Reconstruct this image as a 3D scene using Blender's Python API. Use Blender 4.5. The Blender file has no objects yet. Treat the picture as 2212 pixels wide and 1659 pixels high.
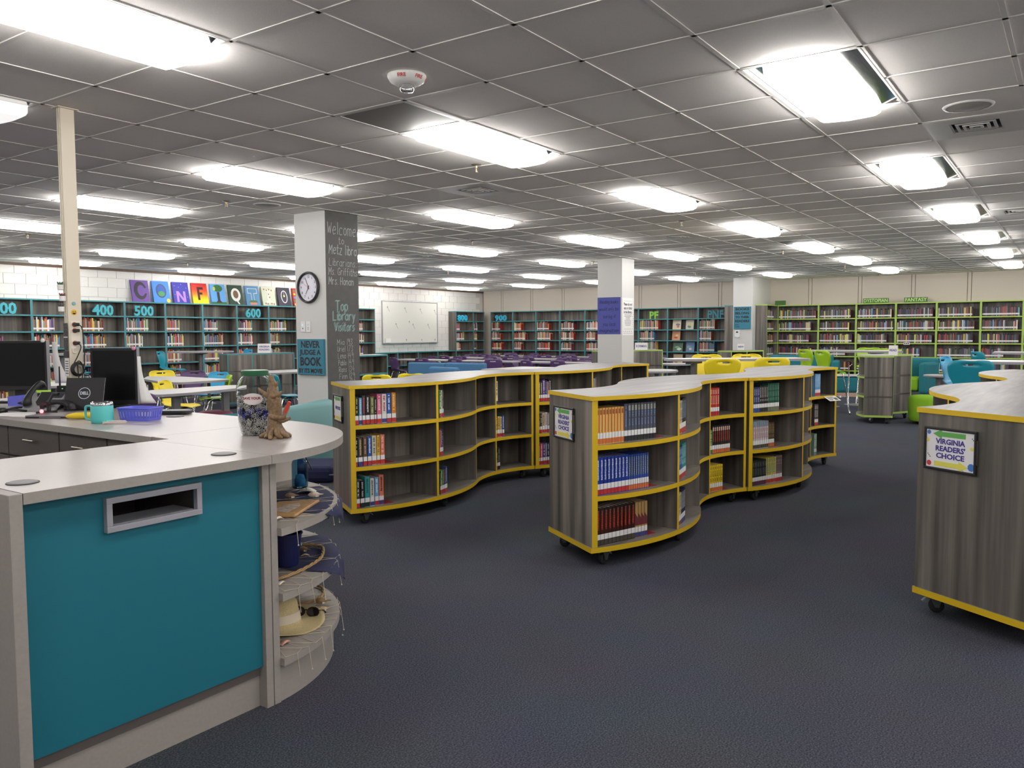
import bpy, bmesh, math, random
from mathutils import Vector, Matrix
R_ = math.radians
PI = math.pi
sc = bpy.context.scene
COL = sc.collection
rnd = random.Random(7)

# ------------------------------------------------------------------ camera, world, exposure
CAM_Z = 1.46
cam_d = bpy.data.cameras.new('camera')
cam = bpy.data.objects.new('camera', cam_d)
COL.objects.link(cam)
cam_d.sensor_width = 36.0
cam_d.sensor_fit = 'HORIZONTAL'
cam_d.lens = 1763.382 / 2212.0 * 36.0
cam_d.clip_start = 0.05
cam_d.clip_end = 100
cam.matrix_world = Matrix(((0.57047657, 0.05461236, -0.81949617, 0), (-0.82130004, 0.03214186, -0.56959033, 0), (-0.00476654, 0.99799018, 0.06318931, CAM_Z), (0, 0, 0, 1)))
sc.camera = cam
world = bpy.data.worlds.new('world')
sc.world = world
world.use_nodes = True
world.node_tree.nodes['Background'].inputs[0].default_value = (0.9, 0.95, 1.0, 1)
world.node_tree.nodes['Background'].inputs[1].default_value = 0.0
sc.view_settings.view_transform = 'Standard'
sc.view_settings.look = 'None'
sc.view_settings.gamma = 1.0
sc.view_settings.use_curve_mapping = False
sc.view_settings.exposure = 0.0
LAMP = 6.4             # radiance of the ceiling lamp lenses
try:
    sc.cycles.use_denoising = True
    sc.cycles.max_bounces = 9
    sc.cycles.diffuse_bounces = 6
    sc.cycles.use_light_tree = True
except Exception:
    pass

# ------------------------------------------------------------------ materials
def lin(c):
    return tuple(((v / 255) / 12.92 if v / 255 <= 0.04045 else ((v / 255 + 0.055) / 1.055) ** 2.4) for v in c)

MATS = {}
def mat(name, rgb, rough=0.5, metal=0.0, spec=0.5, noise=0.0, nscale=200.0, bump=0.0):
    """plain surface; rgb in 0-255 sRGB; noise = grain in the colour, bump = fine relief"""
    if name in MATS:
        return MATS[name]
    m = bpy.data.materials.new(name)
    m.use_nodes = True
    nt = m.node_tree
    b = nt.nodes['Principled BSDF']
    c = lin(rgb)
    b.inputs['Base Color'].default_value = (*c, 1)
    b.inputs['Roughness'].default_value = rough
    b.inputs['Metallic'].default_value = metal
    b.inputs['Specular IOR Level'].default_value = spec
    if noise or bump:
        tc = nt.nodes.new('ShaderNodeTexCoord')
        n = nt.nodes.new('ShaderNodeTexNoise')
        n.inputs['Scale'].default_value = nscale
        n.inputs['Detail'].default_value = 3
        nt.links.new(tc.outputs['Object'], n.inputs['Vector'])
        if noise:
            r = nt.nodes.new('ShaderNodeValToRGB')
            r.color_ramp.elements[0].position = 0.3
            r.color_ramp.elements[1].position = 0.7
            r.color_ramp.elements[0].color = (*[v * (1 - noise) for v in c], 1)
            r.color_ramp.elements[1].color = (*[min(1, v * (1 + noise)) for v in c], 1)
            nt.links.new(n.outputs['Fac'], r.inputs['Fac'])
            nt.links.new(r.outputs['Color'], b.inputs['Base Color'])
        if bump:
            bp = nt.nodes.new('ShaderNodeBump')
            bp.inputs['Strength'].default_value = bump
            bp.inputs['Distance'].default_value = 0.002
            nt.links.new(n.outputs['Fac'], bp.inputs['Height'])
            nt.links.new(bp.outputs['Normal'], b.inputs['Normal'])
    MATS[name] = m
    return m

def wood(name, cols, scale, rough=0.42, spec=0.5):
    """streaked grey laminate, grain along the axis with the small scale"""
    if name in MATS:
        return MATS[name]
    m = bpy.data.materials.new(name)
    m.use_nodes = True
    nt = m.node_tree
    b = nt.nodes['Principled BSDF']
    b.inputs['Roughness'].default_value = rough
    b.inputs['Specular IOR Level'].default_value = spec
    tc = nt.nodes.new('ShaderNodeTexCoord')
    oi = nt.nodes.new('ShaderNodeObjectInfo')
    mu = nt.nodes.new('ShaderNodeMath')
    mu.operation = 'MULTIPLY'
    mu.inputs[1].default_value = 37.0
    nt.links.new(oi.outputs['Random'], mu.inputs[0])
    ad = nt.nodes.new('ShaderNodeVectorMath')
    ad.operation = 'ADD'
    nt.links.new(tc.outputs['Object'], ad.inputs[0])
    nt.links.new(mu.outputs[0], ad.inputs[1])
    mp = nt.nodes.new('ShaderNodeMapping')
    mp.inputs['Scale'].default_value = scale
    nt.links.new(ad.outputs[0], mp.inputs['Vector'])
    n = nt.nodes.new('ShaderNodeTexNoise')
    n.inputs['Scale'].default_value = 1.0
    n.inputs['Detail'].default_value = 5
    n.inputs['Roughness'].default_value = 0.6
    nt.links.new(mp.outputs[0], n.inputs['Vector'])
    r = nt.nodes.new('ShaderNodeValToRGB')
    e = r.color_ramp.elements
    e[0].position = 0.28
    e[0].color = (*lin(cols[0]), 1)
    e[1].position = 0.72
    e[1].color = (*lin(cols[2]), 1)
    k = e.new(0.5)
    k.color = (*lin(cols[1]), 1)
    nt.links.new(n.outputs['Fac'], r.inputs['Fac'])
    nt.links.new(r.outputs['Color'], b.inputs['Base Color'])
    MATS[name] = m
    return m

def glass(name, rgb, rough=0.03, ior=1.3, alpha=None):
    if name in MATS:
        return MATS[name]
    m = bpy.data.materials.new(name)
    m.use_nodes = True
    b = m.node_tree.nodes['Principled BSDF']
    b.inputs['Base Color'].default_value = (*lin(rgb), 1)
    b.inputs['Roughness'].default_value = rough
    b.inputs['IOR'].default_value = ior
    b.inputs['Transmission Weight'].default_value = 1.0
    MATS[name] = m
    return m

def glow(name, rgb, s):
    m = bpy.data.materials.new(name)
    m.use_nodes = True
    b = m.node_tree.nodes['Principled BSDF']
    b.inputs['Base Color'].default_value = (0.8, 0.8, 0.8, 1)
    b.inputs['Emission Color'].default_value = (*lin(rgb), 1)
    b.inputs['Emission Strength'].default_value = s
    MATS[name] = m
    return m

WOODC = ((62, 59, 55), (104, 99, 92), (146, 139, 130))
W_V = wood('grey laminate upright grain', WOODC, (11, 11, 0.4))
W_H = wood('grey laminate lengthwise grain', ((96, 94, 93), (120, 117, 116), (142, 139, 137)), (1.2, 15, 15), rough=0.42, spec=0.45)
W_D = wood('grey laminate shelf', ((92, 87, 82), (118, 112, 106), (140, 134, 126)), (1.2, 17, 17))
YEL = mat('yellow edge band', (218, 182, 34), 0.4, spec=0.4)
TEAL = mat('teal edge band', (62, 135, 142), 0.4)
LIME = mat('lime edge band', (168, 200, 92), 0.4)
DESKW = mat('pale desk laminate', (164, 157, 154), 0.32, noise=0.03, nscale=60, spec=0.5)
DESKG = mat('warm grey desk panel', (156, 150, 144), 0.5, noise=0.04, nscale=80)
DESKT = mat('teal desk panel', (30, 110, 127), 0.5, spec=0.3)
DARKCAB = mat('dark grey cabinet', (88, 82, 78), 0.5, noise=0.05, nscale=60)
TABLEW = mat('white table laminate', (204, 202, 200), 0.35)
TABLEE = mat('grey table edge', (150, 148, 152), 0.5)
STEEL = mat('grey steel', (120, 120, 122), 0.4, metal=0.3)
CHROME = mat('chrome', (205, 205, 208), 0.12, metal=1.0)
BLACK = mat('black plastic', (24, 24, 26), 0.45)
RUBBER = mat('black rubber', (30, 30, 32), 0.7)
WHITE = mat('white paint', (236, 234, 230), 0.6)
PAPER = mat('white paper', (232, 230, 228), 0.8)
MAROON = mat('maroon book end', (150, 34, 40), 0.5)

# ------------------------------------------------------------------ mesh building
class MB:
    def __init__(s):
        s.v = []; s.f = []; s.m = []; s.c = None
    def add(s, vs, fs, m=0):
        o = len(s.v)
        s.v += [tuple(p) for p in vs]
        for f in fs:
            s.f.append(tuple(i + o for i in f)); s.m.append(m)
    def box(s, x0, x1, y0, y1, z0, z1, m=0, T=None, fm=None):
        vs = [Vector((x, y, z)) for z in (z0, z1) for y in (y0, y1) for x in (x0, x1)]
        if T is not None:
            vs = [T @ p for p in vs]
        fs = [(0, 2, 3, 1), (4, 5, 7, 6), (0, 1, 5, 4), (2, 6, 7, 3), (0, 4, 6, 2), (1, 3, 7, 5)]  # bottom top -y +y -x +x
        o = len(s.v)
        s.v += [tuple(p) for p in vs]
        for k, f in enumerate(fs):
            s.f.append(tuple(i + o for i in f)); s.m.append(fm.get(k, m) if fm else m)
    def prism(s, pts, z0, z1, mt=0, ms=0, mb=None):
        n = len(pts); o = len(s.v)
        s.v += [(p[0], p[1], z0) for p in pts] + [(p[0], p[1], z1) for p in pts]
        s.f.append(tuple(o + i for i in reversed(range(n)))); s.m.append(mt if mb is None else mb)
        s.f.append(tuple(o + n + i for i in range(n))); s.m.append(mt)
        for i in range(n):
            j = (i + 1) % n
            s.f.append((o + i, o + j, o + n + j, o + n + i)); s.m.append(ms[i] if isinstance(ms, (list, tuple)) else ms)
    def strip(s, A, B, z0, z1, mt=0, mA=0, mB=0, m0=0, m1=0):
        """slab between polylines A (front) and B (back), as quads"""
        n = len(A); o = len(s.v)
        for z in (z0, z1):
            s.v += [(p[0], p[1], z) for p in A] + [(p[0], p[1], z) for p in B]
        a = lambda i, t: o + t * 2 * n + i
        b = lambda i, t: o + t * 2 * n + n + i
        def q(f, m): s.f.append(f); s.m.append(m)
        for i in range(n - 1):
            q((a(i, 1), a(i + 1, 1), b(i + 1, 1), b(i, 1)), mt)
            q((a(i, 0), b(i, 0), b(i + 1, 0), a(i + 1, 0)), mt)
            q((a(i, 0), a(i + 1, 0), a(i + 1, 1), a(i, 1)), mA)
            q((b(i, 0), b(i, 1), b(i + 1, 1), b(i + 1, 0)), mB)
        q((a(0, 0), a(0, 1), b(0, 1), b(0, 0)), m0)
        q((a(n - 1, 0), b(n - 1, 0), b(n - 1, 1), a(n - 1, 1)), m1)
    def tube(s, pts, r, n=8, m=0, cap=True):
        pts = [Vector(p) for p in pts]
        if not isinstance(r, (list, tuple)):
            r = [r] * len(pts)
        o = len(s.v); up = None
        for i, p in enumerate(pts):
            d = (pts[min(i + 1, len(pts) - 1)] - pts[max(i - 1, 0)]).normalized()
            if up is None:
                up = Vector((0, 0, 1)) if abs(d.z) < 0.9 else Vector((1, 0, 0))
            u = d.cross(up)
            if u.length < 1e-5:
                u = d.cross(Vector((0, 1, 0.1)))
            u.normalize()
            w = u.cross(d).normalized()
            up = w
            for k in range(n):
                a = 2 * PI * k / n
                s.v.append(tuple(p + (u * math.cos(a) + w * math.sin(a)) * r[i]))
        for i in range(len(pts) - 1):
            for k in range(n):
                j = (k + 1) % n
                s.f.append((o + i * n + k, o + i * n + j, o + (i + 1) * n + j, o + (i + 1) * n + k)); s.m.append(m)
        if cap:
            s.f.append(tuple(o + k for k in range(n))); s.m.append(m)
            e = o + (len(pts) - 1) * n
            s.f.append(tuple(e + k for k in reversed(range(n)))); s.m.append(m)
    def lathe(s, prof, n=20, m=0, T=None, cap=True):
        o = len(s.v)
        for (r, z) in prof:
            for k in range(n):
                a = 2 * PI * k / n
                p = Vector((r * math.cos(a), r * math.sin(a), z))
                s.v.append(tuple(T @ p if T is not None else p))
        for i in range(len(prof) - 1):
            for k in range(n):
                j = (k + 1) % n
                s.f.append((o + i * n + k, o + i * n + j, o + (i + 1) * n + j, o + (i + 1) * n + k)); s.m.append(m)
        if cap:
            s.f.append(tuple(o + k for k in reversed(range(n)))); s.m.append(m)
            e = o + (len(prof) - 1) * n
            s.f.append(tuple(e + k for k in range(n))); s.m.append(m)
    def mesh(s, name, mats, smooth=False, fix=False):
        me = bpy.data.meshes.new(name)
        me.from_pydata(s.v, [], s.f)
        for m in (mats if isinstance(mats, (list, tuple)) else [mats]):
            me.materials.append(m)
        me.polygons.foreach_set('material_index', s.m)
        if smooth:
            me.polygons.foreach_set('use_smooth', [True] * len(me.polygons))
        if fix:
            bm = bmesh.new(); bm.from_mesh(me)
            bmesh.ops.recalc_face_normals(bm, faces=bm.faces)
            bm.to_mesh(me); bm.free()
        me.update()
        return me
    def obj(s, name, mats, parent=None, loc=(0, 0, 0), rz=0.0, smooth=False, fix=False, bevel=0.0):
        return mobj(name, s.mesh(name, mats, smooth, fix), parent, loc, rz, bevel)

def mobj(name, me, parent=None, loc=(0, 0, 0), rz=0.0, bevel=0.0):
    o = bpy.data.objects.new(name, me)
    COL.objects.link(o)
    o.location = loc
    o.rotation_euler = (0, 0, rz)
    if parent is not None:
        o.parent = parent
    if bevel:
        md = o.modifiers.new('b', 'BEVEL')
        md.width = bevel; md.segments = 2; md.limit_method = 'ANGLE'; md.angle_limit = R_(40)
    return o

def tag(o, label, cat, group=None, kind=None):
    o['label'] = label; o['category'] = cat
    if group: o['group'] = group
    if kind: o['kind'] = kind
    return o

def thing(name, label, cat, loc=(0, 0, 0), rz=0.0, group=None):
    o = bpy.data.objects.new(name, None)
    COL.objects.link(o)
    o.location = loc; o.rotation_euler = (0, 0, rz)
    o.empty_display_size = 0.1
    return tag(o, label, cat, group)

def struct(o):
    o['kind'] = 'structure'
    return o

def dup(root, loc, rz, label, group=None):
    r = root.copy(); COL.objects.link(r)
    r.location = loc; r.rotation_euler = (0, 0, rz); r['label'] = label
    if group: r['group'] = group
    for ch in root.children:
        c = ch.copy(); COL.objects.link(c); c.parent = r
        for g in ch.children:
            d = g.copy(); COL.objects.link(d); d.parent = c
    return r

def rounded(pts, r, n=4):
    """polygon with rounded corners"""
    out = []; k = len(pts)
    for i in range(k):
        p = Vector(pts[i][:2]); a = Vector(pts[i - 1][:2]); b = Vector(pts[(i + 1) % k][:2])
        d1 = (a - p); d2 = (b - p)
        q = min(r, d1.length * 0.45, d2.length * 0.45)
        s = p + d1.normalized() * q; e = p + d2.normalized() * q
        for t in range(n + 1):
            u = t / n
            out.append(tuple(s * (1 - u) ** 2 + p * 2 * u * (1 - u) + e * u * u))
    return out

def text_mesh(body, size, depth=0.004, bold=0.0, align='CENTER', spacing=1.0):
    cu = bpy.data.curves.new('t', 'FONT')
    cu.body = body; cu.size = size; cu.extrude = depth / 2; cu.offset = bold
    cu.align_x = align; cu.align_y = 'CENTER'; cu.space_character = spacing
    cu.resolution_u = 2
    ob = bpy.data.objects.new('t', cu)
    me = bpy.data.meshes.new_from_object(ob)
    bpy.data.objects.remove(ob)
    return me

def text(name, body, size, m, parent, loc, rot, depth=0.004, bold=0.0, align='CENTER', spacing=1.0, width=None):
    me = text_mesh(body, size, depth, bold, align, spacing)
    me.materials.clear(); me.materials.append(m)
    o = bpy.data.objects.new(name, me)
    COL.objects.link(o)
    o.location = loc; o.rotation_euler = rot
    if width:
        xs = [v.co.x for v in me.vertices]
        w = max(xs) - min(xs)
        if w > 0:
            o.scale = (width / w, 1, 1)
    if parent is not None: o.parent = parent
    return o
FACE_MX = (PI / 2, 0, -PI / 2)    # lettering on a surface that faces -x (reads towards the camera)
FACE_MY = (PI / 2, 0, 0)          # lettering on a surface that faces -y

# one-stroke lettering for chalk and pen
GL = {
 'W': '0,6 1,0 2,4 3,0 4,6', 'e': '0,2 3,2.4 2.6,4 1,4 0,2 1,0 3,.6', 'l': '.5,6.4 .5,.5 1,0', 'c': '3,3.4 2,4 .6,3.4 0,2 .8,.2 2,0 3,.6',
 'o': '1.5,4 .2,3 .2,1 1.5,0 2.8,1 2.8,3 1.5,4', 'm': '0,0 0,4;0,3 1,4 2,3.4 2,0;2,3 3,4 4,3.4 4,0', 't': '1,6 1,.6 1.6,0 2.4,.4;0,4 2.2,4',
 'M': '0,0 .3,6 2,2 3.7,6 4,0', 'z': '0,4 2.6,4 0,0 2.8,0', 'i': '.4,4 .4,.2;.4,5.4 .5,5.7', 'b': '0,6 0,0;0,2.6 1.4,4 2.7,2.6 2.7,1 1.4,0 0,1', 'r': '0,4 0,0;0,2.6 1.2,4 2.2,3.6',
 'a': '2.8,4 2.8,.4 3.2,0;2.8,3 1.4,4 0,2.6 0,1 1.4,0 2.8,1.2', 'L': '0,6 0,0 3.2,0', 'n': '0,4 0,0;0,2.8 1.4,4 2.6,3 2.6,0', 's': '2.4,3.6 1.2,4 .2,3 2.4,1.2 1.2,0 0,.5',
 ':': '.3,.2 .4,.6;.3,3 .4,3.4', '.': '.2,0 .4,.3', 'G': '3.4,5 2,6 .4,5 0,3 .6,.8 2,0 3.4,1 3.4,2.6 2,2.6', 'f': '2.4,6 1.3,6 1,5 1,0;0,3.6 2.2,3.6', 'h': '0,6 0,0;0,2.6 1.4,4 2.5,3 2.5,0',
 'H': '0,6 0,0;3,6 3,0;0,3 3,3', 'T': '0,6 4,6;2,6 2,0', 'p': '0,4 0,-2.2;0,3 1.4,4 2.7,3 2.7,1 1.4,0 0,1', 'y': '0,4 1.3,1;2.7,4 .6,-2.2', 'V': '0,6 1.8,0 3.6,6',
 '1': '.6,6 .6,0', '9': '2.6,4.6 1.2,6 .2,4.6 1.2,3 2.6,4.4 2.4,0', '3': '.2,5.4 1.4,6 2.6,5 1.2,3.2 2.6,1.6 1.4,0 0,.8', 'U': '0,6 0,1.2 1.5,0 3,1.2 3,6', '7': '0,6 2.8,6 1,0', '4': '1.8,6 0,2.4 3,2.4;2.4,4 2.2,0',
 'P': '0,0 0,6 2,6 3,4.6 2,3 0,3', 'R': '0,0 0,6 2,6 3,4.6 2,3 0,3;1.4,3 3,0', 'F': '0,0 0,6 3,6;0,3.2 2.2,3.2', '2': '0,5 1.3,6 2.5,5 0,0 2.8,0', 'd': '2.7,6 2.7,0;2.7,3 1.4,4 0,2.6 0,1 1.4,0 2.7,1',
 'g': '2.7,4 2.7,-1.4 1.2,-2.2 0,-1.6;2.7,3 1.4,4 0,2.6 0,1 1.4,0 2.7,1', 'k': '0,6 0,0;2.4,4 0,1.8 2.6,0', 'w': '0,4 .9,0 1.8,3 2.7,0 3.6,4', 'u': '0,4 0,.8 1.2,0 2.6,1;2.6,4 2.6,0', 'I': '.4,6 .4,0', 'v': '0,4 1.4,0 2.8,4', 'B': '0,0 0,6 2,6 2.6,4.6 1.6,3.2 0,3.2;1.6,3.2 3,1.6 2,0 0,0',
 'S': '2.8,5.2 1.6,6 .2,5 2.8,1.6 1.4,0 0,.8', 'A': '0,0 1.8,6 3.6,0;.6,2 3,2', 'E': '3,6 0,6 0,0 3,0;0,3 2.4,3', 'O': '1.8,6 0,4.6 0,1.4 1.8,0 3.6,1.4 3.6,4.6 1.8,6', 'Y': '0,6 1.6,3 3.2,6;1.6,3 1.6,0', '8': '1.3,3.2 .2,4.6 1.3,6 2.4,4.6 1.3,3.2 0,1.4 1.3,0 2.6,1.4 1.3,3.2', '0': '1.3,6 0,4.4 0,1.6 1.3,0 2.6,1.6 2.6,4.4 1.3,6', '5': '2.6,6 .4,6 .2,3.6 1.6,3.8 2.6,2 1.4,0 0,.6', '6': '2.2,6 .4,3 .2,1.2 1.3,0 2.6,1.4 1.4,2.8 .3,2',
}
def strokes(mb, body, x, z, size, w, jit=0.0, m=0, slant=0.0, wide=1.0):
    """one-stroke text in the local xz plane (front -y), x to the right; returns end x"""
    u = size / 6.0
    for ch in body:
        if ch == ' ':
            x += 2.6 * u * wide; continue
        g = GL.get(ch)
        if g is None:
            x += 2 * u; continue
        mx = 0
        for line in g.split(';'):
            P = []
            for q in line.split():
                a, b = q.split(','); a = float(a); b = float(b); mx = max(mx, a)
                P.append((x + a * u * wide + slant * b * u + rnd.uniform(-jit, jit) * u, z + b * u + rnd.uniform(-jit, jit) * u))
            for (p, q) in zip(P[:-1], P[1:]):
                d = Vector((q[0] - p[0], q[1] - p[1]))
                if d.length < 1e-6: continue
                d.normalize(); n = Vector((-d.y, d.x)) * w / 2
                p = (p[0] - d.x * w * .3, p[1] - d.y * w * .3); q = (q[0] + d.x * w * .3, q[1] + d.y * w * .3)
                o = len(mb.v)
                mb.v += [(p[0] - n.x, 0, p[1] - n.y), (q[0] - n.x, 0, q[1] - n.y), (q[0] + n.x, 0, q[1] + n.y), (p[0] + n.x, 0, p[1] + n.y)]
                mb.f.append((o, o + 1, o + 2, o + 3)); mb.m.append(m)
        x += (mx + 1.3) * u * wide
    return x

# ------------------------------------------------------------------ the room shell
CE = 2.8517
T = 0.6096
GX, GY = 2.5115, 3.9781
XB, YL, X0, Y0 = 22.53, 16.87, -4.0, -4.6
inv = cam.matrix_world.inverted()
def in_frame(p, pad=0.03):
    q = inv @ Vector(p)
    if q.z > -0.05: return False
    u = q.x / -q.z * cam_d.lens / 36; v = q.y / -q.z * cam_d.lens / 36
    return abs(u) < 0.5 + pad and abs(v) < 0.375 + pad

CARPET = mat('dark blue grey carpet', (76, 79, 90), 0.95, spec=0.1)
def carpet():
    nt = CARPET.node_tree; b = nt.nodes['Principled BSDF']
    tc = nt.nodes.new('ShaderNodeTexCoord')
    n1 = nt.nodes.new('ShaderNodeTexNoise'); n1.inputs['Scale'].default_value = 150; n1.inputs['Detail'].default_value = 4; n1.inputs['Roughness'].default_value = 0.75
    n2 = nt.nodes.new('ShaderNodeTexNoise'); n2.inputs['Scale'].default_value = 1.6; n2.inputs['Detail'].default_value = 3
    r = nt.nodes.new('ShaderNodeValToRGB'); e = r.color_ramp.elements
    e[0].position = 0.36; e[0].color = (*lin((48, 51, 60)), 1); e[1].position = 0.66; e[1].color = (*lin((106, 109, 121)), 1)
    k = e.new(0.5); k.color = (*lin((73, 76, 86)), 1)
    mx = nt.nodes.new('ShaderNodeMix'); mx.data_type = 'RGBA'; mx.blend_type = 'MULTIPLY'; mx.inputs['Factor'].default_value = 0.3
    bp = nt.nodes.new('ShaderNodeBump'); bp.inputs['Strength'].default_value = 0.6; bp.inputs['Distance'].default_value = 0.004
    for n in (n1, n2): nt.links.new(tc.outputs['Object'], n.inputs['Vector'])
    nt.links.new(n1.outputs['Fac'], r.inputs['Fac'])
    nt.links.new(r.outputs['Color'], mx.inputs['A']); nt.links.new(n2.outputs['Color'], mx.inputs['B'])
    nt.links.new(mx.outputs['Result'], b.inputs['Base Color'])
    nt.links.new(n1.outputs['Fac'], bp.inputs['Height']); nt.links.new(bp.outputs['Normal'], b.inputs['Normal'])
carpet()
b = MB(); b.box(X0 - .2, XB + .2, Y0 - .2, YL + .2, -0.1, 0)
struct(b.obj('floor', CARPET))

TILE = mat('ceiling tile', (242, 238, 233), 0.9, spec=0.2, noise=0.05, nscale=260, bump=0.4)
GRID = mat('ceiling grid', (232, 229, 224), 0.6, spec=0.2)
b = MB(); b.box(X0 - .2, XB + .2, Y0 - .2, YL + .2, CE + .16, CE + .26)
ceiling = struct(b.obj('ceiling', mat('ceiling void', (90, 88, 86), 0.9)))
I0, I1 = math.floor((X0 - GX) / T), math.ceil((XB - GX) / T)
J0, J1 = math.floor((GY - YL) / T), math.ceil((GY - Y0) / T)
LIGHTS = {}
for k in range(-2, 6):
    for m_ in range(-5, 4):
        i, j = 3 + 5 * k, 4 * m_
        if (k, m_) == (-1, -1): j = -3
        if GX + (i + 2) * T > XB - .1: continue
        LIGHTS[(i, j)] = (k, m_)
lit = set(); inner = set()
for (i, j) in LIGHTS:
    lit |= {(i, j), (i + 1, j)}; inner.add((i + 1, j))
VENTS = [(6, 5), (6, -2), (6, -10), (6, -17), (14, -10), (14, -2), (14, 5), (22, -2), (22, -10)]
DARKT = [(2, 0), (17, 0), (19, -18)]
solid = lit | set(VENTS) | set(DARKT)
def cell(i, j):
    return GX + i * T, GY - (j + 1) * T      # low corner of a cell
b = MB(); tb = MB()
cand = []
for i in range(I0, I1):
    for j in range(J0, J1):
        x, y = cell(i, j)
        if (i, j) not in inner and x > X0:
            b.box(x - .012, x + .012, max(y, Y0), min(y + T, YL), CE - .003, CE + .012)
        if (i, j) in solid: continue
        if x < X0 or x + T > XB or y < Y0 or y + T > YL:
            xa, xb, ya, yb = max(x, X0), min(x + T, XB), max(y, Y0), min(y + T, YL)
            if xb - xa > .03 and yb - ya > .03:
                tb.box(xa, xb, ya, yb, CE + .002, CE + .02)
            continue
        d = (x + T / 2) ** 2 + (y + T / 2) ** 2
        vis = any(in_frame((x + a * T, y + c * T, CE), 0) for a in (0, .5, 1) for c in (0, .5, 1))
        cand.append((0 if vis else 1, d, i, j))
for j in range(J0, J1 + 1):
    y = GY - j * T
    if Y0 < y < YL: b.box(X0, XB, y - .012, y + .012, CE - .003, CE + .012)
b.obj('grid', GRID, ceiling)
cand.sort()
b = MB(); h = T / 2 - .0135; b.box(-h, h, -h, h, .0015, .02)
tile_me = b.mesh('tile', TILE)
for q, (v, d, i, j) in enumerate(cand):
    x, y = cell(i, j)
    if q < 298:
        mobj('tile', tile_me, ceiling, (x + T / 2, y + T / 2, CE + rnd.uniform(-.0008, .0008)))
    else:
        tb.box(x + .0135, x + T - .0135, y + .0135, y + T - .0135, CE + .0015, CE + .02)
o = tb.obj('tile_field', TILE, ceiling); o['kind'] = 'stuff'

# recessed lamps: rim, mirror wings, lens with hipped ends, drop and flank glow added to light the ceiling
LENS = glow('lamp lens', (255, 252, 249), LAMP)
LENS_UPLIGHT = glow('lamp lens flank added uplight', (255, 252, 249), LAMP * 6.6)  # extra flank glow, added to brighten the ceiling around the lamps
LENSDIM = glow('lamp lens dimmed', (255, 252, 250), 0.85)
MIRROR = mat('mirror reflector', (196, 194, 190), 0.12, metal=1.0)
DROP = .07  # lens hung below the rim so its sides throw light upwards
def lamp_meshes():
    L, Wd = T, T / 2
    f = MB()
    for (x0, x1, y0, y1) in ((-L, L, -Wd + .004, -Wd + .018), (-L, L, Wd - .018, Wd - .004), (-L + .004, -L + .018, -Wd, Wd), (L - .018, L - .004, -Wd, Wd)):
        f.box(x0, x1, y0, y1, -.004, .02)
    lw = .182; a, c = L - .02, Wd - .018
    w = MB()
    for s in (-1, 1):
        w.add([(-a, s * c, .022), (a, s * c, .022), (a, s * lw, .002), (-a, s * lw, .002)], [(0, 1, 2, 3)])
        w.add([(s * a, -c, .004), (s * a, c, .004), (s * a, lw, .06), (s * a, -lw, .06)], [(0, 1, 2, 3)])
    w.add([(-a, -lw, .062), (a, -lw, .062), (a, lw, .062), (-a, lw, .062)], [(0, 1, 2, 3)])
    n = MB(); rows = []
    prof = [(-lw, .06), (-lw, -.004), (-lw + .006, -DROP * .75), (-lw + .03, -DROP * .93), (-lw + .1, -DROP), (0, -DROP * 1.05)]
    prof = prof + [(-y, z) for (y, z) in reversed(prof[:-1])]
    N = len(prof) - 1
    for xx, sc_ in ((-a, 0), (-a + .002, .8), (-a + .03, 1), (a - .03, 1), (a - .002, .8), (a, 0)):
        rows.append([(xx, y, (z if z > -.002 else z * sc_ - .002 * (1 - sc_))) for (y, z) in prof])
    n.v = [p for r in rows for p in r]
    for q in range(len(rows) - 1):
        for k in range(N):
            n.f.append((q * (N + 1) + k, q * (N + 1) + k + 1, (q + 1) * (N + 1) + k + 1, (q + 1) * (N + 1) + k)); n.m.append(1 if q in (0, 1, 3, 4) or k in (1, N - 2) else 0)
    return f.mesh('frame', mat('lamp rim', (205, 203, 198), .4)), w.mesh('reflector', MIRROR), n.mesh('lens', [LENS, LENS_UPLIGHT]), n.mesh('lens', [LENSDIM, LENSDIM])
LF, LR, LL, LD = lamp_meshes()
ROW = {3: 'farthest right out over the aisle', 2: 'to the right of the right yellow bookcase', 1: 'above the right yellow bookcase', 0: 'between the middle and left yellow bookcases',
       -1: 'just right of the chalkboard column', -2: 'just left of the chalkboard column', -3: 'over the white tables left of the column', -4: 'second from the painted canvases wall', -5: 'nearest the painted canvases wall'}
ORD = ['first', 'second', 'third', 'fourth', 'fifth', 'sixth', 'seventh', 'eighth', 'ninth', 'tenth', 'eleventh', 'twelfth', 'thirteenth', 'fourteenth', 'fifteenth', 'sixteenth', 'seventeenth', 'eighteenth', 'nineteenth', 'twentieth', 'twenty-first', 'twenty-second']
for (i, j), (k, m_) in LIGHTS.items():
    x, y = cell(i, j)
    dim = (k, m_) == (-1, -1)
    t = thing('ceiling_light', f'recessed ceiling light, {ORD[k + 2]} along the row {ROW[m_]}' if not dim else 'dim recessed ceiling light beside the cream power pole top', 'ceiling light', (x + T, y + T / 2, CE), 0, 'recessed ceiling lights')
    mobj('frame', LF, t); mobj('reflector', LR, t); mobj('lens', LD if dim else LL, t)

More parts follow.
